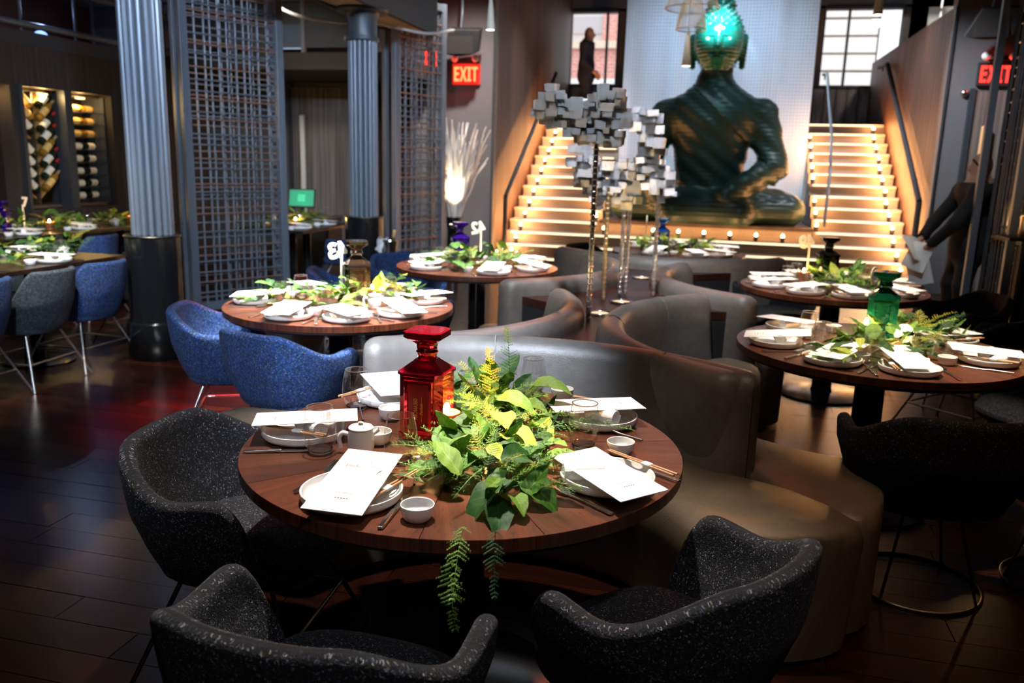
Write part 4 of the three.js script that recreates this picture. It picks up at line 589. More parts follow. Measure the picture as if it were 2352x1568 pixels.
// ------------------------------------------------------------------ laying the tables
const TY = .75;
function menu(label, p, yaw, pitch = 0, roll = 0, g) { const m = menuMk(label, p, yaw, g); m.rotation.order = 'YXZ'; m.rotation.set(pitch, yaw, roll); return m; }
{ // table with the red bottle
  const G = n => n + ' on the red bottle table', tb = 'the red bottle table';
  const at = [['in front of the left dark armchair with the visible leg', -1.09, -2.04], ['beside the leaves, before the nearest dark armchair', -.775, -1.67], ['before the bench seat end, beside the fork with upturned tines', -.215, -1.95], ['against the bench, under the feathery frond', -.305, -2.44], ['behind the red bottle', -.985, -2.45]];
  at.forEach(([w, x, z]) => plateMk(`white rimmed plate ${w}`, [x, TY, z], 0));
  menu('white menu card slanting across the plate before the nearest dark armchair', [-.765, .8, -1.665], .06, .13, -.02);
  menu('white menu card lying aslant on the plate at the bench seat end', [-.21, .797, -1.9], .78, .05, .02);
  menu('white menu card on the plate before the left dark armchair, seen edge on', [-1.085, .805, -2.045], -1.14, .02, .05);
  menu('white menu card under the feathery frond by the bench', [-.32, .805, -2.44], 2.02, .0, -.03);
  menu('white menu card half hidden behind the red bottle', [-1.0, .803, -2.47], -2.5, 0, 0);
  napkinMk('rolled white napkin peeping out beneath the slanting menu card', [-.77, .763, -1.73], 1.25); napkinMk('rolled white napkin with its spiral end showing beside the bench seat end', [-.27, .763, -1.915], 1.95);
  napkinMk('rolled white napkin under the edge on menu card', [-1.06, .763, -2.02], 1.0); napkinMk('rolled white napkin on the plate under the feathery frond', [-.29, .763, -2.4], 1.1); napkinMk('rolled white napkin on the plate behind the red bottle', [-.95, .763, -2.43], 1.2);
  chopMk('banded chopsticks beside the slanting menu card', [-.688, .778, -1.70], -.22); chopMk('banded chopsticks crossing the plate before the left dark armchair', [-1.1, .78, -1.985], 1.42); chopMk('banded chopsticks upright beside the plate behind the red bottle', [-1.075, .781, -2.43], -.35); chopMk('banded chopsticks on the bench seat end plate', [-.14, .779, -2.035], .95); chopMk('banded chopsticks behind the menu card under the feathery frond', [-.3, .78, -2.55], 1.3);
  forkMk('steel fork standing out behind the slanting menu card', [-.905, TY, -1.76], -.1); forkMk('steel fork with upturned tines on bare wood beside the leaves', [-.262, TY, -1.818], .95); forkMk('steel fork by the plate under the feathery frond', [-.4, TY, -2.42], 1.9);
  knifeMk('table knife by the nearest white bowl', [-.655, TY, -1.64], .06); knifeMk('table knife on the wood before the left dark armchair', [-1.08, TY, -1.905], -1.16); knifeMk('table knife under the menu card at the bench seat end', [-.125, TY, -2.065], .98);
  spoonMk('steel spoon beside the bowl at the bench seat end', [-.24, TY, -2.335], 1.15); spoonMk('steel spoon behind the farthest glass left of the red bottle', [-1.03, TY, -2.29], .5); spoonMk('steel spoon tip beside the amber lit glass', [-.69, TY, -1.87], .3);
  bowlMk('small white bowl nearest the front edge, beside the dark leaves', [-.592, TY, -1.612]); bowlMk('small white bowl beside the spoon at the bench seat end', [-.208, TY, -2.18]); bowlMk('small white bowl against the bench back', [-.46, TY, -2.66]); bowlMk('small white bowl at the foot of the red bottle', [-.92, TY, -2.27]); bowlMk('small white bowl half hidden behind the soy pot', [-.87, TY, -2.05]);
  glassMk('stemless glass with a bright base in front of the soy pot', [-.985, TY, -1.93]); glassMk('stemless glass standing left of the red bottle', [-1.06, TY, -2.33]); glassMk('stemless glass tinted amber by the votive', [-.755, TY, -1.93]); glassMk('stemless glass by the spoon at the bench seat end', [-.315, TY, -2.2]); glassMk('stemless glass rim rising behind the leaves', [-.565, TY, -2.67]);
  potMk('white soy pot with a side handle behind the slanting menu card', [-.885, TY, -1.97], .35);
  votive('brown glass votive burning at the foot of the red bottle', [-.7, TY, -2.145], 1.5);
  bottle('tall faceted red bottle with an engraved label and flared stopper', [-.765, TY, -2.16], -.03, C(.8, .006, .045), std({ map: labTex, roughness: .25, metalness: .3 }), 1.05);
  const g = garland('thick garland of broad leaves and fern running across the red bottle table', [T.main[0], TY, T.main[1]], 0, [[-.08, -.5], [.02, -.28], [.09, -.03], [.12, .2], [.17, .36]], .22, 160, 120, .09, [.42, .32, .08, .18], 1, [.04, .47, .12]);
  g.leaf(.24, .05, .36, -.75, -.1, .2, 1.4, 1, 1); g.leaf(.2, .03, .4, .35, .05, -.2, 1.15, 1, 0); g.leaf(.24, .045, .33, .95, -.15, .3, 1.0, 0, 1); g.leaf(.16, .06, .25, -.9, -.35, .1, 1.1, 0, 1); g.leaf(.05, .05, .2, -.1, -1.05, .2, 1.15, 0, 1); g.leaf(.0, .05, .12, -.2, -1.2, -.1, 1.0, 0, 0); g.leaf(.13, .07, .08, .9, -.3, .2, 1.15, 2, 1); g.leaf(.1, .1, .0, .4, -.4, 0, 1.1, 2, 3); g.leaf(.06, .1, -.1, 1.2, -.5, .2, 1.1, 3, 1); g.leaf(-.02, .1, -.3, .5, -.8, .3, 1.1, 0, 0); g.leaf(.12, .09, -.3, 1.4, -.6, .2, 1.1, 3, 1); g.leaf(.0, .07, -.42, 2.8, -.9, .1, 1.0, 1, 0);
  g.frond(.17, .02, .56, .05, .55, .1, 1.0, 1); g.frond(.165, -.03, .625, -.05, 1.45, 0, 1.15, 1); g.frond(.24, .02, .56, .2, 1.0, .1, .9, 3); g.frond(.02, .1, -.2, .2, -1.3, 0, 1.2, 2); g.frond(.24, .04, -.12, 1.5, -.35, .3, 1.4, 0); g.frond(.2, .03, .1, 1.2, 0, 0, 1.2, 1); g.frond(.2, .03, .2, .9, .05, 0, 1.1, 1); g.frond(.02, .09, -.44, .1, -1.4, 0, 1.3, 0);
}
function layTable(c, bt, angs, r = .45) {
  angs.forEach((deg, i) => {
    const a = deg * DEG + rr(-.04, .04), dx = Math.sin(a), dz = -Math.cos(a), w = `at the ${ORD[i]} place clockwise on the table of the ${bt} bottle`, yaw = Math.atan2(dx, dz); // local +z outward
    const loc = (x, z) => [c[0] + dx * (r + z) + dz * x, c[1] + dz * (r + z) - dx * x], y = TY, L = (x, yy, z) => { const q = loc(x, z); return [q[0], yy, q[1]]; };
    plateMk(`white plate ${w}`, L(0, y, 0), 0); menu(`white menu card ${w}`, L(rr(-.015, .015), .805, rr(-.04, .02)), yaw + rr(-.5, .5), rr(.0, .12), rr(-.05, .05));
    napkinMk(`rolled white napkin ${w}`, L(.02, .763, -.01), yaw + 1.4); chopMk(`chopsticks ${w}`, L(-.075, .779, 0), yaw + rr(-.1, .1));
    forkMk(`fork ${w}`, L(.15, y, 0), yaw + .04); knifeMk(`knife ${w}`, L(-.15, y, 0), yaw - .03); bowlMk(`sauce bowl ${w}`, L(-.15, y, -.14), 0); glassMk(`stemless glass ${w}`, L(.1, y, -.17), 0);
  });
}
layTable(T.l1, 'first black', [-104, -50, 20, 62, 112, 151, -170]);
layTable(T.r1, 'green', [-147, -104, -50, 56, 112, 172]);
layTable(T.l2, 'purple', [-139, -80, -35, 46, 98, 147]);
layTable(T.r2, 'second black', [-150, -112, -72, -30, 20, 76, 125, 172]);
layTable(T.far, 'cobalt blue', [-155, -60, 0, 60, 125, 160]);
bottle('faceted black bottle between the leaves on the table by the blue armchairs', [-1.9, TY, -4.2], .5, C(.06, .035, .02), null, 1.12);
bottle('faceted purple bottle beside the number sign in front of the plume vase', [-1.9, TY, -6.1], .5, C(.06, .01, .32), null, 1.05);
bottle('faceted green bottle behind the votive beside the dark lattice screen', [.8, TY, -4.18], -.2, C(.004, .1, .05), null, 1.08);
bottle('faceted black bottle on the table below the lit stairs', [.78, TY, -6.15], .1, C(.012, .01, .008), null, 1.08);
bottle('faceted cobalt blue bottle behind the sculpture poles', [-.48, TY, -7.85], .3, C(.01, .1, .62), null, 1.0);
const font = await new FontLoader().loadAsync('fonts/droid/droid_sans_bold.typeface.json');
function sign(label, p, turn, txt) { const t = thing('number_sign', label, 'sign', p, turn); const g = new TextGeometry(txt, { font, size: .085, depth: .005, curveSegments: 8, bevelEnabled: true, bevelSize: .004, bevelThickness: .001, bevelSegments: 1 }); g.computeBoundingBox(); const b = g.boundingBox; g.translate(-(b.min.x + b.max.x) / 2, .235, -.0025); g.rotateZ(-.1); part('numeral', g, M.cream, t); part('stick', rbox(.017, .25, .005, .002, 0, .125, 0), M.cream, t); part('foot', rbox(.07, .012, .05, .004, 0, .006, 0), M.cream, t); return t; }
sign('pale cut out number sign seen from behind next to the first black bottle', [-1.99, TY, -4.2], Math.PI + 1.15, '43');
sign('pale cut out number sign seen from behind next to the purple bottle', [-1.74, TY, -6.12], Math.PI + .95, '42');
sign('pale cut out number sign rising behind the green bottle', [.79, TY, -4.36], Math.PI + .9, '9');
sign('pale cut out number sign rising behind the second black bottle', [.66, TY, -6.25], Math.PI + .6, '49');
sign('pale cut out number sign beside the cobalt blue bottle', [-.62, TY, -7.75], Math.PI / 2 + .1, '41');
votive('votive burning low against the first black bottle', [-1.78, TY, -4.13], .3); votive('votive burning in front of the green bottle', [.72, TY, -4.1], .5); votive('votive burning beside the second black bottle', [.62, TY, -6.05], .35); votive('votive burning beside the purple bottle', [-1.62, TY, -6.15], .25);
potMk('white soy pot glowing under the light on the green bottle table', [.93, TY, -3.98], 2.6); potMk('white soy pot in the middle of the first black bottle table', [-1.72, TY, -4.02], .2); potMk('white soy pot beside the leaves on the second black bottle table', [.95, TY, -5.9], 1);
solo('globe_lamp', new THREE.SphereGeometry(.042, 24, 18), std({ color: C(.9, .85, .7), emissive: C(1, .85, .45), emissiveIntensity: 2.5 }), 'small glowing round lamp nestled in the leaves beside the green bottle', 'lamp', null, [.87, .81, -4.02]);
{ const l = new THREE.PointLight(C(1, .85, .5), .35, 0, 2); l.position.set(.87, .81, -4.02); l.castShadow = true; scene.add(l); }
garland('garland of variegated leaves and fern round the first black bottle', [T.l1[0], TY, T.l1[1]], 0, [[-.34, .2], [-.12, .1], [.02, .02], [.2, -.16], [.26, -.34]], .24, 74, 34, .13, [.4, .12, .26, .22], 1.0);
garland('loose garland of round leaves and fern before the green bottle', [T.r1[0], TY, T.r1[1]], 0, [[-.12, .42], [-.05, .2], [.04, .02], [.14, -.16], [.26, -.34]], .27, 96, 44, .11, [.45, .25, .1, .2], 1.1);
garland('fern garland round the foot of the purple bottle', [T.l2[0], TY, T.l2[1]], 0, [[-.2, .34], [-.08, .14], [.06, -.02], [.24, -.12]], .24, 60, 40, .16, [.5, .3, .08, .12], 1.25);
garland('bright green garland beside the second black bottle below the stairs', [T.r2[0], TY, T.r2[1]], 0, [[.06, .36], [.08, .16], [.1, 0], [-.06, -.2]], .24, 70, 30, .15, [.45, .1, .25, .2], 1.2);
garland('yellow green garland beside the cobalt blue bottle', [T.far[0], TY, T.far[1]], 0, [[-.3, .1], [-.1, .12], [.1, .08], [.2, 0]], .22, 50, 24, .15, [.3, .1, .4, .2], 1.25);

// ------------------------------------------------------------------ chairs
function shellGeo(pm, [h0, h1, arm], sx, top, wing) {
  const PM = pm * DEG, plan = (a, k) => { const s = Math.abs(Math.sin(a)), c = Math.cos(a), A = .295 * sx, B = c > 0 ? .275 : .25, n = 2.5; return k / Math.pow(Math.pow(s / A, n) + Math.pow(Math.abs(c) / B, n), 1 / n); };
  const H = a => { const d = Math.abs(a) / DEG; let h = lerp(top, arm, sstep(h0, h1, d)); h += wing * .012 * sstep(78, 100, d); const e = wing ? sstep(96, 122, d) : sstep(60, pm, d); return lerp(h, .43, 1 - Math.sqrt(Math.max(0, 1 - e * e))); };
  const sec = []; for (let i = 0; i <= 12; i++) sec.push([i / 12, 1]); for (let i = 1; i < 7; i++) sec.push([1, Math.cos(i / 7 * Math.PI)]); for (let i = 12; i >= 0; i--) sec.push([.22 + .78 * i / 12, -1]);
  return grid(72, sec.length - 1, (u, v) => { const a = lerp(-PM, PM, u), [t, e] = sec[Math.round(v * (sec.length - 1))], h = H(a), th = .024, y0 = .345; const rim = t === 1 && Math.abs(e) < 1; const y = y0 + (h - th - y0) * t + (rim ? th * Math.sqrt(1 - e * e) : 0); const k = .66 + .34 * Math.pow(Math.min(1, (y - y0) / .2), .55) + .07 * Math.max(0, (y - .5) / .25) * (Math.cos(a) > 0 ? Math.cos(a) : 0) + .03 * sstep(.5, .66, y); const R = plan(a, k) + th * e; return [R * Math.sin(a), y, R * Math.cos(a), a * .28, y + (e < 0 ? .5 : 0)]; });
}
const shellG = shellGeo(122, [28, 78, .63], 1, .735, 1), sideG = shellGeo(84, [34, 70, .56], .8, .765, 0);
const bottomG = grid(40, 8, (u, v) => { const a = u * Math.PI * 2, k = .67 * v, s = Math.abs(Math.sin(a)), c = Math.cos(a), R = k / Math.pow(Math.pow(s / .295, 2.5) + Math.pow(Math.abs(c) / .26, 2.5), .4); return [R * Math.sin(a), .335 + .012 * v ** 3, R * c, R * Math.sin(a), R * c]; });
const seatG = grid(56, 14, (u, v) => { const a = u * Math.PI * 2, s = Math.abs(Math.sin(a)), c = Math.cos(a); const pr = [[0, .452], [.4, .452], [.7, .449], [.86, .441], [.95, .425], [.99, .4], [.985, .37], [.93, .35], [.8, .343], [.5, .34], [0, .34]]; const f = v * 10, i = Math.min(9, Math.floor(f)), q = f - i, k = lerp(pr[i][0], pr[i + 1][0], q), y = lerp(pr[i][1], pr[i + 1][1], q); const A = .255, B = c > 0 ? .235 : .275, R = k / Math.pow(Math.pow(s / A, 2.8) + Math.pow(Math.abs(c) / B, 2.8), 1 / 2.8); return [R * Math.sin(a), y - .02 * sstep(.15, .27, -R * c) * (y > .4 ? 1 : 0), R * c, R * Math.sin(a), R * c + y]; });
function makeChair(mat, rodM, ring, side) {
  const t = thing(side ? 'side_chair' : 'armchair', 'x', 'chair', [0, 0, 0]);
  part('shell', side ? sideG : shellG, mat, t); part('underside', side ? bottomG.clone().scale(.8, 1, 1) : bottomG, mat, t); part('seat', side ? seatG.clone().scale(.82, 1, 1) : seatG, mat, t);
  if (ring) { part('floor_ring', new THREE.TorusGeometry(.235, .006, 8, 56).rotateX(Math.PI / 2).translate(0, .006, 0), rodM, t); for (let i = 0; i < 4; i++) { const a = Math.PI / 4 + i * Math.PI / 2; part('leg', rod([.13 * Math.sin(a), .345, .13 * Math.cos(a)], [.235 * Math.sin(a), .006, .235 * Math.cos(a)], .0055), rodM, t); } return t; }
  const q = [[-1, -1], [1, -1], [-1, 1], [1, 1]].map(([sx, sz]) => [[sx * .15, .345, sz * .13], [sx * .275, 0, sz * .265]]); for (const [a, b] of q) part('leg', rod(a, b, .0075), rodM, t);
  const mid = i => [lerp(q[i][0][0], q[i][1][0], .52), lerp(q[i][0][1], q[i][1][1], .52), lerp(q[i][0][2], q[i][1][2], .52)]; part('stretcher', rod(mid(0), mid(1), .006), rodM, t); part('stretcher', rod(mid(2), mid(3), .006), rodM, t); part('stretcher', rod(mid(0), mid(2), .006), rodM, t); part('stretcher', rod(mid(1), mid(3), .006), rodM, t); return t;
}
const face = (x, z, tx, tz) => Math.atan2(-(tx - x), -(tz - z)); // chair local -z looks at the target
const darkCh = proto(() => makeChair(M.fleck, M.rodDark)), blueCh = proto(() => makeChair(M.blue, M.rod)), greyCh = proto(() => makeChair(M.greyFelt, M.rod, false, true)), blueSide = proto(() => makeChair(M.blue, M.rod, false, true)), ringCh = proto(() => makeChair(M.darkFelt, M.rodDark, true)), navyCh = proto(() => makeChair(M.darkFelt, M.rodDark));
darkCh('flecked dark armchair with its back to the camera below the slanting menu card', [-.69, 0, -1.41], -.07);
darkCh('flecked dark armchair turned towards the bench seat end, showing its seat', [-.06, 0, -1.8], face(-.06, -1.8, -.75, -2.25));
darkCh('flecked dark armchair at the table side with a thin bronze leg showing', [-1.29, 0, -2.07], face(-1.29, -2.07, -.55, -2.12));
blueCh('blue flecked armchair nearer the column pedestal', [-2.49, 0, -3.9], face(-2.49, -3.9, -1.8, -4.2));
blueCh('blue flecked armchair whose back touches the leather bench end', [-1.95, 0, -3.58], face(-1.95, -3.58, -1.93, -4.05) - .25);
blueCh('blue armchair between the first and second bench tables', [-2.55, 0, -5.55], face(-2.55, -5.55, -1.75, -5.95)); blueCh('blue armchair in front of the purple bottle table', [-1.95, 0, -5.08], face(-1.95, -5.08, -1.75, -5.95)); blueCh('blue armchair on the far side of the purple bottle table', [-2.45, 0, -6.5], face(-2.45, -6.5, -1.72, -6));
ringCh('dark armchair on a wire ring base with its back to the leather bench end', [.83, 0, -3.18], face(.83, -3.18, .74, -3.94)); ringCh('dark armchair on a wire ring base cut by the picture edge', [1.42, 0, -3.32], face(1.42, -3.32, .8, -3.94));
navyCh('dark armchair behind the green bottle table beside the lattice screen', [1.62, 0, -4.4], face(1.62, -4.4, .74, -3.94)); navyCh('dark armchair between the two tables beside the lattice screen', [1.5, 0, -5.3], face(1.5, -5.3, .8, -5.94)); navyCh('dark armchair below the papers of the stooping person', [1.62, 0, -6.15], face(1.62, -6.15, .8, -5.94)); navyCh('dark armchair behind the bench end in front of the glowing steps', [.5, 0, -6.74], face(.5, -6.74, .8, -5.94)); navyCh('dark armchair behind the cobalt blue bottle table', [-1.1, 0, -8.2], face(-1.1, -8.2, -.3, -7.8));
greyCh('grey felt chair at the long left table between two blue chairs', [-4.4, 0, -4.46], Math.PI / 2 + .06);
blueSide('blue felt chair beside the thick column at the long left table', [-4.4, 0, -4.97], Math.PI / 2 - .05); blueSide('blue felt chair cut by the left picture edge', [-4.4, 0, -3.94], Math.PI / 2);
blueSide('blue felt chair at the far long table in front of the wine rack', [-5.7, 0, -6.5], Math.PI / 2); greyCh('grey felt chair at the far long table in front of the wine rack', [-5.7, 0, -5.8], Math.PI / 2); greyCh('grey felt chair at the far long table nearest the thick column', [-5.7, 0, -7.2], Math.PI / 2);
blueCh('blue felt chair behind the lattice screen below the green screen', [-4.0, 0, -8.65], Math.PI / 2 - .15); navyCh('dark felt chair behind the thick column pedestal', [-4.5, 0, -5.75], Math.PI / 2);

// ------------------------------------------------------------------ long tables on the left
function longTable(label, x, z0, z1, w = .8) {
  const t = thing('long_table', label, 'table', [x, 0, (z0 + z1) / 2]), L = z0 - z1;
  for (let i = 0; i < 5; i++) { const g = rbox(w / 5 - .002, .032, L, .002, -w / 2 + w / 5 * (i + .5), .733, 0), p = g.attributes.position, u = g.attributes.uv; for (let j = 0; j < u.count; j++) u.setXY(j, p.getZ(j) * .5 + i * .3, p.getX(j) * 2); part('top_board', g, M.longTop[(i * 2) % 3], t); }
  for (const z of [-L / 2 + .5, L / 2 - .5]) { part('pedestal', cyl(.05, .05, .69, 20, 0, .36, z), M.blackGloss, t); part('foot', lathe([[0, 0], [.24, 0], [.24, .012], [.06, .025], [0, .025]], 32).translate(0, 0, z), M.blackGloss, t); } return t;
}
longTable('long dark wooden table with chairs beside the thick column', -4.75, -2.9, -5.42); longTable('long dark wooden table in front of the lit wine rack', -6.3, -4.8, -8.3, .7); longTable('dark wooden table behind the first lattice screen', -4.6, -7.95, -9.3, .8);
const LT = [['long table beside the thick column', -4.75, [[-4.48, -3.55, 1], [-4.48, -4.2, 1], [-4.48, -4.85, 1], [-5.02, -3.9, -1], [-5.02, -4.55, -1], [-5.02, -5.15, -1]]], ['long table before the wine rack', -6.3, [[-6.08, -5.6, 1], [-6.08, -6.3, 1], [-6.08, -7.0, 1], [-6.5, -5.9, -1], [-6.5, -6.6, -1], [-6.5, -7.5, -1]]], ['table behind the first lattice screen', -4.6, [[-4.35, -8.2, 1], [-4.35, -8.8, 1], [-4.85, -8.5, -1]]]];
for (const [tn, , seats] of LT) seats.forEach(([x, z, s], i) => { const w = `at the ${ORD[i]} place of the ${tn}`, yaw = s > 0 ? Math.PI / 2 : -Math.PI / 2; plateMk(`white plate ${w}`, [x, TY, z], 0); menu(`white menu card ${w}`, [x - s * .02, .803, z], yaw + rr(-.3, .3), rr(0, .08)); napkinMk(`rolled napkin ${w}`, [x, .763, z + .02], rr(0, 1)); glassMk(`stemless glass ${w}`, [x - s * .12, TY, z - .2], 0); bowlMk(`sauce bowl ${w}`, [x - s * .02, TY, z + .19], 0); knifeMk(`knife ${w}`, [x + s * .02, TY, z - .14], yaw); });
garland('fern and leaf garland along the long table beside the thick column', [-4.75, TY, -4.2], 0, [[0, 1.1], [.03, .5], [-.03, 0], [.02, -.6], [0, -1.1]], .22, 110, 60, .13, [.5, .3, .1, .1], 1.25); garland('leaf garland with yellow leaves along the table before the wine rack', [-6.3, TY, -6.6], 0, [[0, 1.5], [.03, .7], [-.03, 0], [.02, -.7], [0, -1.5]], .22, 130, 60, .16, [.35, .2, .3, .15], 1.3); garland('yellow green garland on the table behind the first lattice screen', [-4.6, TY, -8.6], 0, [[0, .55], [.02, 0], [0, -.5]], .22, 56, 24, .15, [.3, .1, .45, .15], 1.25);
potMk('white soy pot on the long table beside the grey felt chair', [-4.66, TY, -4.45], .5); potMk('white soy pot on the long table near the thick column', [-4.62, TY, -5.1], 1.5); potMk('white soy pot on the table before the wine rack', [-6.12, TY, -7.5], .3);
for (const [l, x, z, c] of [['tall votive at the left edge of the table before the wine rack', -6.25, -5.75, .3], ['bright votive in the yellow leaves before the wine rack', -6.25, -6.75, .45], ['votive glowing just beside the thick column on the far table', -6.2, -7.85, .3], ['votive glowing through the first lattice screen', -4.5, -8.35, .4], ['votive glowing past the edge of the thick column', -4.9, -8.9, .3]]) votive(l, [x, TY + .0, z], c);
bottle('faceted violet bottle on the table before the wine rack', [-6.4, TY, -6.35], .3, C(.08, .01, .4), null, 1.0); sign('pale number sign on the table before the wine rack', [-6.35, TY, -6.55], Math.PI / 2, '7');
// ------------------------------------------------------------------ wine bottles in the lit rack
{
  const mk = (cap, gl, lab) => proto(() => { const t = thing('wine_bottle', 'x', 'bottle'); part('body', lathe([[0, 0], [.036, 0], [.038, .01], [.038, .19], [.03, .22], [.0155, .245], [.0145, .3], [0, .3]], 20), gl, t); part('label', lathe([[.0385, .05], [.039, .052], [.039, .15], [.0385, .152]], 20), lab, t); part('capsule', lathe([[.0155, .25], [.016, .252], [.0155, .302], [0, .303]], 16), cap, t); return t; });
  const dk = phy({ color: C(.01, .02, .01), roughness: .12 }), am = phy({ color: C(.3, .16, .02), roughness: .15 }), lw = std({ color: C(.85, .78, .6), roughness: .7 }), ly = std({ color: C(.8, .52, .16), roughness: .6 }), rc = std({ color: C(.5, .02, .02), roughness: .4 }), gc = std({ color: C(.7, .5, .2), metalness: .6, roughness: .4 });
  const red = mk(rc, dk, lw), gold = mk(gc, am, ly);
  const X = -7.16;
  const rk = thing('wine_rack', 'gold herringbone wine rack with slanted slats in the lit wall niche', 'rack', [X, .915, -7.64]);
  const slat = std({ color: C(.5, .27, .07), roughness: .5 });
  part('spine', box(.2, 1.2, .02, -.1, .6, 0), std({ color: C(.05, .035, .02), roughness: .5 }), rk);
  for (let i = 0; i < 9; i++) for (const s of [-1, 1]) { const L = .3, y = .08 + i * .125; part('slat', rbox(.16, .013, L * .9, .003), slat, rk, [-.1, y + .085, s * .135], [-s * .72, 0, 0]); }
  const place = (mkr, label, p, rx, g) => { const o = mkr(label, p, 0, g); o.rotation.set(rx, 0, 0); };
  for (let i = 0; i < 8; i++) { place(i % 3 ? red : gold, `slanted bottle in the ${ORD[i]} slot up the herringbone rack, column side`, [X + .02, 1.085 + i * .125, -7.69], -.86, 'bottles in the herringbone rack'); if (i !== 4) place(i > 5 ? gold : red, `slanted bottle in the ${ORD[i]} slot up the herringbone rack, outer side`, [X + .02, 1.085 + i * .125, -7.59], .86, 'bottles in the herringbone rack'); }
  for (let r = 0; r < 8; r++) for (let c = 0; c < 3; c++) { const o = (r > 4 ? gold : red)(`wine bottle lying in row ${ORD[r]} from the bottom, ${['herringbone', 'middle', 'column'][c]} end of the flat rack`, [X - .1 + c % 2 * .06, 1.0 + r * .14, -8.06 - c * .2 + (c === 1 ? -.1 : 0)], 0, 'bottles lying in the flat rack'); o.rotation.set(c === 1 ? 1.571 : -1.571, 0, 0); if (c === 1) o.position.z -= .02; }
  const fr = thing('flat_rack', 'dark rack of thin rods holding rows of lying bottles', 'rack', [X, .915, -8.35]); for (let r = 0; r < 8; r++) for (const x of [-.2, 0, .06]) part('rail', rod([x, .04 + r * .14, -.3], [x, .04 + r * .14, .3], .004), M.ironDark, fr);
  for (const z of [-.29, .29]) part('post', box(.3, 1.2, .012, -.08, .6, z), M.ironDark, fr);
  red('standing wine bottle at the open left end of the niche, nearer one', [X, .915, -7.02], 0); red('standing wine bottle at the open left end of the niche, farther one', [X - .08, .915, -7.12], 0);
}
// ------------------------------------------------------------------ plume vase, pendants, speakers, signs, odds and ends
{
  const v = thing('plume_vase', 'tall black floor vase under the white plumes', 'vase', [-3.36, 0, -10.5]); part('body', lathe([[0, 0], [.12, 0], [.12, .02], [.09, .06], [.085, .6], [.1, .76], [.105, .79], [.09, .79], [.085, .7], [0, .7]], 36), M.blackGloss, v);
  const pl = thing('plume_bundle', 'bundle of pale dried plumes spreading from the tall black vase', 'plumes', [-3.36, .7, -10.5]);
  const pm = [C(.75, .68, .6), C(.66, .58, .5), C(.82, .78, .72)].map(c => phy({ color: c, roughness: .9, transmission: .25, thickness: 0 }));
  const pg = [0, 1, 2].map(q => grid(14, 4, (u, w) => { const s = w * 2 - 1, W = .028 * Math.pow(Math.sin(Math.PI * Math.min(1, .12 + u * .86)), .7); return [s * W * (1 + .2 * Math.sin(u * 40 + q)), u * 1.0, .06 * q * u * u + .012 * Math.sin(u * 12 + q) + Math.abs(s) * .012]; }));
  for (let i = 0; i < 150; i++) { const a = rr(0, 6.283), tilt = Math.pow(rnd(), .75) * .31, m = part('plume', pg[i % 3], pm[i % 3], pl, [.05 * Math.sin(a) * rnd(), 0, .05 * Math.cos(a) * rnd()]); m.rotation.order = 'YXZ'; m.rotation.set(tilt, a, 0); m.scale.set(rr(.7, 1.2), rr(.75, 1.36), 1); }
  const l = new THREE.SpotLight(C(1, .82, .58), 8, 0, .4, .7, 2); l.position.set(-3.3, .72, -10.2); l.target.position.set(-3.34, 1.7, -10.5); l.castShadow = true; scene.add(l, l.target);
  const lf = thing('plume_uplight', 'small warm uplight clipped to the rim of the plume vase', 'lamp', [-3.3, .66, -10.22]); part('can', cyl(.03, .03, .05, 16, 0, .025, 0), M.black, lf); part('lens', cyl(.026, .026, .006, 16, 0, .052, 0), std({ color: 0x000000, emissive: C(1, .8, .55), emissiveIntensity: 4 }), lf); part('arm', rod([0, .02, 0], [-.03, .03, -.2], .008), M.black, lf);
}
const cone = proto(() => { const t = thing('cone_pendant', 'x', 'lamp'); part('shade', lathe([[.015, .33], [.047, .0], [.044, 0], [.012, .33]], 28), M.cream, t); part('cord', cyl(.004, .004, 2.1, 6, 0, 1.36, 0), M.black, t); part('bulb', cyl(.04, .04, .01, 20, 0, .006, 0), M.lampGlow, t); return t; });
for (const [l, x, y, z] of [['cream cone pendant hanging beside the first exit sign', -2.36, 2.81, -8.5], ['cream cone pendant hanging below the wire basket shade', -.42, 2.52, -9.0], ['cream cone pendant cut by the top edge before the blank window', 1.35, 2.99, -9.0]]) { cone(l, [x, y, z]); const s = new THREE.SpotLight(C(1, .9, .7), 5, 0, .6, .8, 2); s.position.set(x, y - .015, z); s.target.position.set(x, 0, z); s.castShadow = true; scene.add(s, s.target); }
{
  const t = thing('wire_pendant', 'brass wire basket pendant of stacked bell shades above the statue shoulder', 'lamp', [-.4, 2.88, -9.05]);
  const tier = (r0, r1, y0, y1, n) => { const g = []; for (let i = 0; i < n; i++) { const a = i / n * 6.2832, f = r => [Math.sin(a) * r, Math.cos(a) * r]; g.push(tube([[f(r0)[0], y0, f(r0)[1]], [f(lerp(r0, r1, .42))[0], lerp(y0, y1, .55), f(lerp(r0, r1, .42))[1]], [f(r1)[0], y1, f(r1)[1]]], .0022, 6, 4)); } part('wires', merge(g), M.cream, t).userData.kind = 'stuff'; for (const [r, y] of [[r0, y0], [r1, y1]]) part('hoop', new THREE.TorusGeometry(r, .005, 6, 48).rotateX(Math.PI / 2).translate(0, y, 0), M.brass, t); };
  tier(.15, .1, 0, .26, 56); tier(.27, .12, .2, .46, 72); part('cord', cyl(.005, .005, 1.9, 6, 0, 1.37, 0), M.black, t);
}
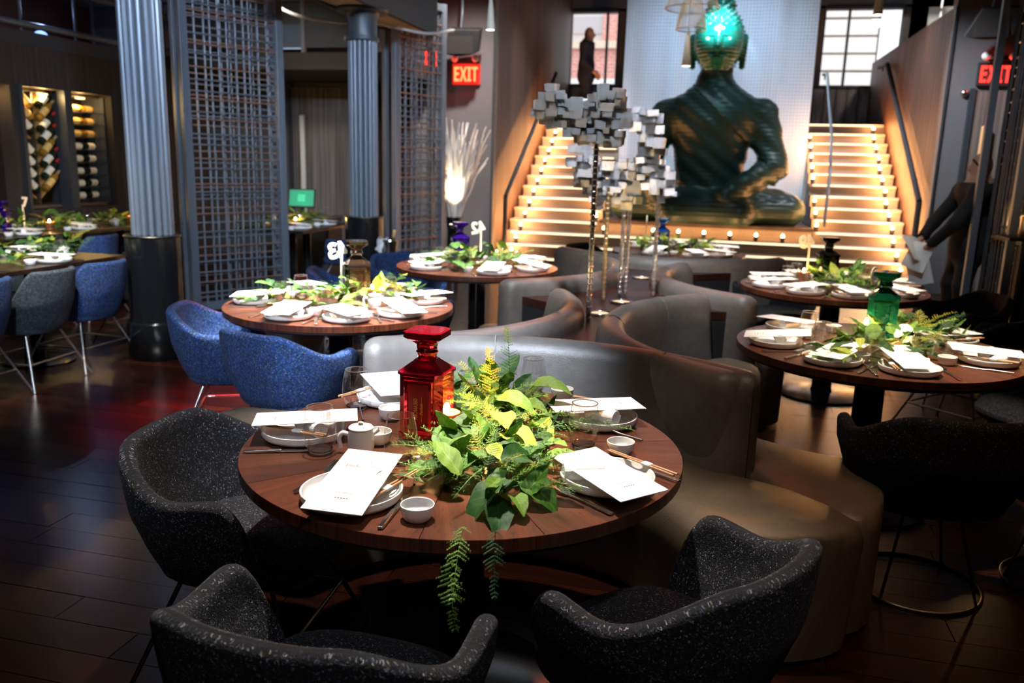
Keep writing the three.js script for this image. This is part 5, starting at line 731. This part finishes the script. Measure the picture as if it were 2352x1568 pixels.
for (const [l, x, y, z, ry] of [['black wedge speaker hanging over the first exit sign', -3.52, 2.93, -11.25, .15], ['black wedge speaker hanging over the second exit sign', 2.93, 3.1, -11.25, -.25]]) { const t = thing('speaker', l, 'speaker', [x, y, z], ry); const s = new THREE.Shape(); s.moveTo(-.24, .05); s.lineTo(-.1, .32); s.lineTo(.28, .32); s.lineTo(.24, .05); s.quadraticCurveTo(0, -.04, -.24, .05); part('cabinet', new THREE.ExtrudeGeometry(s, { depth: .24, bevelEnabled: true, bevelSize: .012, bevelThickness: .012, bevelSegments: 2 }).rotateX(.25), M.black, t); part('grille', rbox(.34, .22, .02, .006, .02, .1, .275).rotateX(.12), std({ color: C(.02, .016, .016), roughness: .95 }), t); part('badge', box(.03, .03, .006, .17, .2, .272), std({ color: C(.8, .6, .05), roughness: .4 }), t); part('bracket', tube([[0, .3, .1], [.02, .5, .1], [0, .75, -.02]], .014, 12, 8), M.iron, t); part('rod', cyl(.012, .012, 1.6, 8, 0, 1.5, -.02), M.black, t); }
for (const [l, x, y, g] of [['red exit sign below the speaker on the plume side wall', -3.54, 2.55, 1], ['red exit sign half hidden by the dark lattice screen', 3.14, 2.57, 0]]) {
  const t = thing('exit_sign', l, 'sign', [x, y, -11.56]); part('housing', rbox(.4, .28, .05, .01, 0, .14, 0), g ? std({ color: C(.2, .01, .01), emissive: C(1, .03, .02), emissiveIntensity: .7 }) : M.black, t);
  const tg = new TextGeometry('EXIT', { font, size: .17, depth: .008, curveSegments: 4 }); tg.computeBoundingBox(); const b = tg.boundingBox; tg.scale(.34 / (b.max.x - b.min.x), 1.15, 1); tg.computeBoundingBox(); const q = tg.boundingBox; tg.translate(-(q.min.x + q.max.x) / 2, .14 - (q.min.y + q.max.y) / 2, .026); part('letters', tg, g ? std({ color: 0x000000, emissive: C(1, .2, .06), emissiveIntensity: 3 }) : M.redGlow, t);
  const pl = new THREE.PointLight(C(1, .05, .03), .2, 0, 2); pl.position.set(x, y + .14, -11.45); pl.castShadow = true; scene.add(pl);
  const e = thing('emergency_light', g ? 'pair of round white emergency lamp heads above the first exit sign' : 'pair of round white emergency lamp heads above the second exit sign', 'lamp', [x, y + .29, -11.5]); for (const s of [-1, 1]) part('lamp_head', new THREE.SphereGeometry(.05, 18, 12).translate(s * .15, .05, .03), M.whitePlastic, e); part('bar', box(.3, .02, .03, 0, .01, 0), M.black, e);
}
{
  const t = thing('red_box_lamp', 'red glowing lamp box behind the speaker beside the second lattice screen', 'lamp', [-3.95, 2.86, -11.3]); part('case', rbox(.2, .28, .12, .02), M.black, t); part('lens', rbox(.16, .2, .02, .01, 0, 0, .065), M.redGlow, t); part('rod', cyl(.01, .01, 2.2, 8, 0, 1.24, 0), M.black, t); const l = new THREE.PointLight(C(1, .05, .04), .5, 0, 2); l.position.set(-3.95, 2.86, -11.1); l.castShadow = true; scene.add(l);
  const s = thing('till_screen', 'tilted till screen showing a green page beside the lattice screen', 'screen', [-5.05, .98, -9.55], .25); part('bezel', rbox(.34, .24, .03, .01, 0, .02, 0).rotateX(-.3), M.black, s); part('display', box(.3, .2, .006, 0, .02, .017).rotateX(-.3), std({ color: C(.01, .08, .05), emissive: C(.06, .5, .3), emissiveIntensity: .55 }), s); part('icon', box(.09, .09, .004, 0, .02, .022).rotateX(-.3), std({ color: 0x000000, emissive: C(.1, .9, .45), emissiveIntensity: .8 }), s); part('stand', rod([0, -.06, -.02], [0, -.2, -.04], .03), M.black, s);
  const sl = new THREE.PointLight(C(.2, .9, .5), .1, 0, 2); sl.position.set(-5.0, 1.0, -9.4); scene.add(sl);
  const c = thing('service_counter', 'dark service counter carrying the till screen', 'counter', [-5.1, 0, -9.65]); part('carcass', rbox(.9, .76, .4, .01, 0, .38, 0), M.black, c); part('worktop', rbox(.94, .03, .44, .008, 0, .775, 0), M.ironDark, c); part('door', rbox(.42, .68, .02, .004, -.22, .38, .2), M.ironDark, c); part('door', rbox(.42, .68, .02, .004, .22, .38, .2), M.ironDark, c);
  const b = thing('wine_stand', 'steel wine bucket on a slim stand behind the first black bottle', 'bucket', [-3.05, 0, -7.5]); part('stand', rod([0, .02, 0], [0, .5, 0], .018), M.steel, b); part('foot', lathe([[0, 0], [.14, 0], [.13, .015], [.02, .03], [0, .03]], 28), M.steel, b); part('plate', lathe([[0, .5], [.06, .505], [.085, .525], [.06, .55], [0, .55]], 28), M.steel, b); part('bucket', lathe([[0, .55], [.06, .55], [.07, .6], [.085, .74], [.09, .745], [.08, .742], [.065, .6], [0, .57]], 32), M.steel, b);
  const n = grid(20, 20, (u, v) => { const a = -2.6 + u * 2.4, d = .096 + .012 * Math.sin(v * 9 + u * 20); return [d * Math.sin(a) * (1 + v * .3), .77 - v * .13 - .02 * Math.sin(u * 9), d * Math.cos(a) * (1 + v * .2)]; }); solo('napkin_cloth', n, M.cloth, 'white napkin draped over the rim of the steel wine bucket', 'napkin', null, [-3.05, 0, -7.5]);
  const w = thing('white_wine_bottle', 'bottle neck with a gold capsule sticking out of the steel bucket', 'bottle', [-3.03, .58, -7.5]); part('body', lathe([[0, 0], [.036, 0], [.036, .13], [.014, .19], [.013, .27], [0, .27]], 20), phy({ color: C(.05, .08, .02), roughness: .15 }), w); part('capsule', lathe([[.0145, .2], [.015, .272], [0, .275]], 16), M.brass, w); w.rotation.z = -.12;
  const k = thing('brass_cup', 'brass cup with a flickering candle at the right picture edge', 'candle', [2.05, 1.12, -6.3]); part('cup', lathe([[0, 0], [.05, 0], [.055, .14], [.05, .14], [.045, .01], [0, .01]], 28), M.brass, k); part('flame', new THREE.SphereGeometry(.018, 12, 10).scale(1, 1.8, 1).translate(0, .15, 0), M.flame, k);
  const sh = thing('side_stand', 'slim dark stand carrying the brass cup at the right picture edge', 'stand', [2.05, 0, -6.3]); part('top', rbox(.3, .02, .3, .005, 0, 1.11, 0), M.black, sh); part('post', cyl(.03, .03, 1.1, 16, 0, .55, 0), M.black, sh); part('foot', cyl(.16, .16, .02, 28, 0, .01, 0), M.black, sh);
  const kl = new THREE.PointLight(C(1, .5, .16), .3, 0, 2); kl.position.set(2.05, 1.28, -6.3); kl.castShadow = true; scene.add(kl);
  votive('votive shining through the dark lattice screen', [2.42, 1.02, -7.55], .5); const s2 = thing('wall_ledge', 'narrow dark ledge behind the dark lattice screen', 'shelf', [2.45, 0, -7.6]); part('board', rbox(.26, .03, .8, .005, 0, 1.005, 0), M.black, s2); part('support', box(.22, .99, .05, 0, .495, 0), M.black, s2);
  solo('wall_camera', new THREE.SphereGeometry(.045, 18, 14), M.steel, 'small round steel fitting on the grey wall left of the second exit sign', 'fitting', null, [2.83, 2.49, -11.57]);
}
renderer.render(scene, camera);
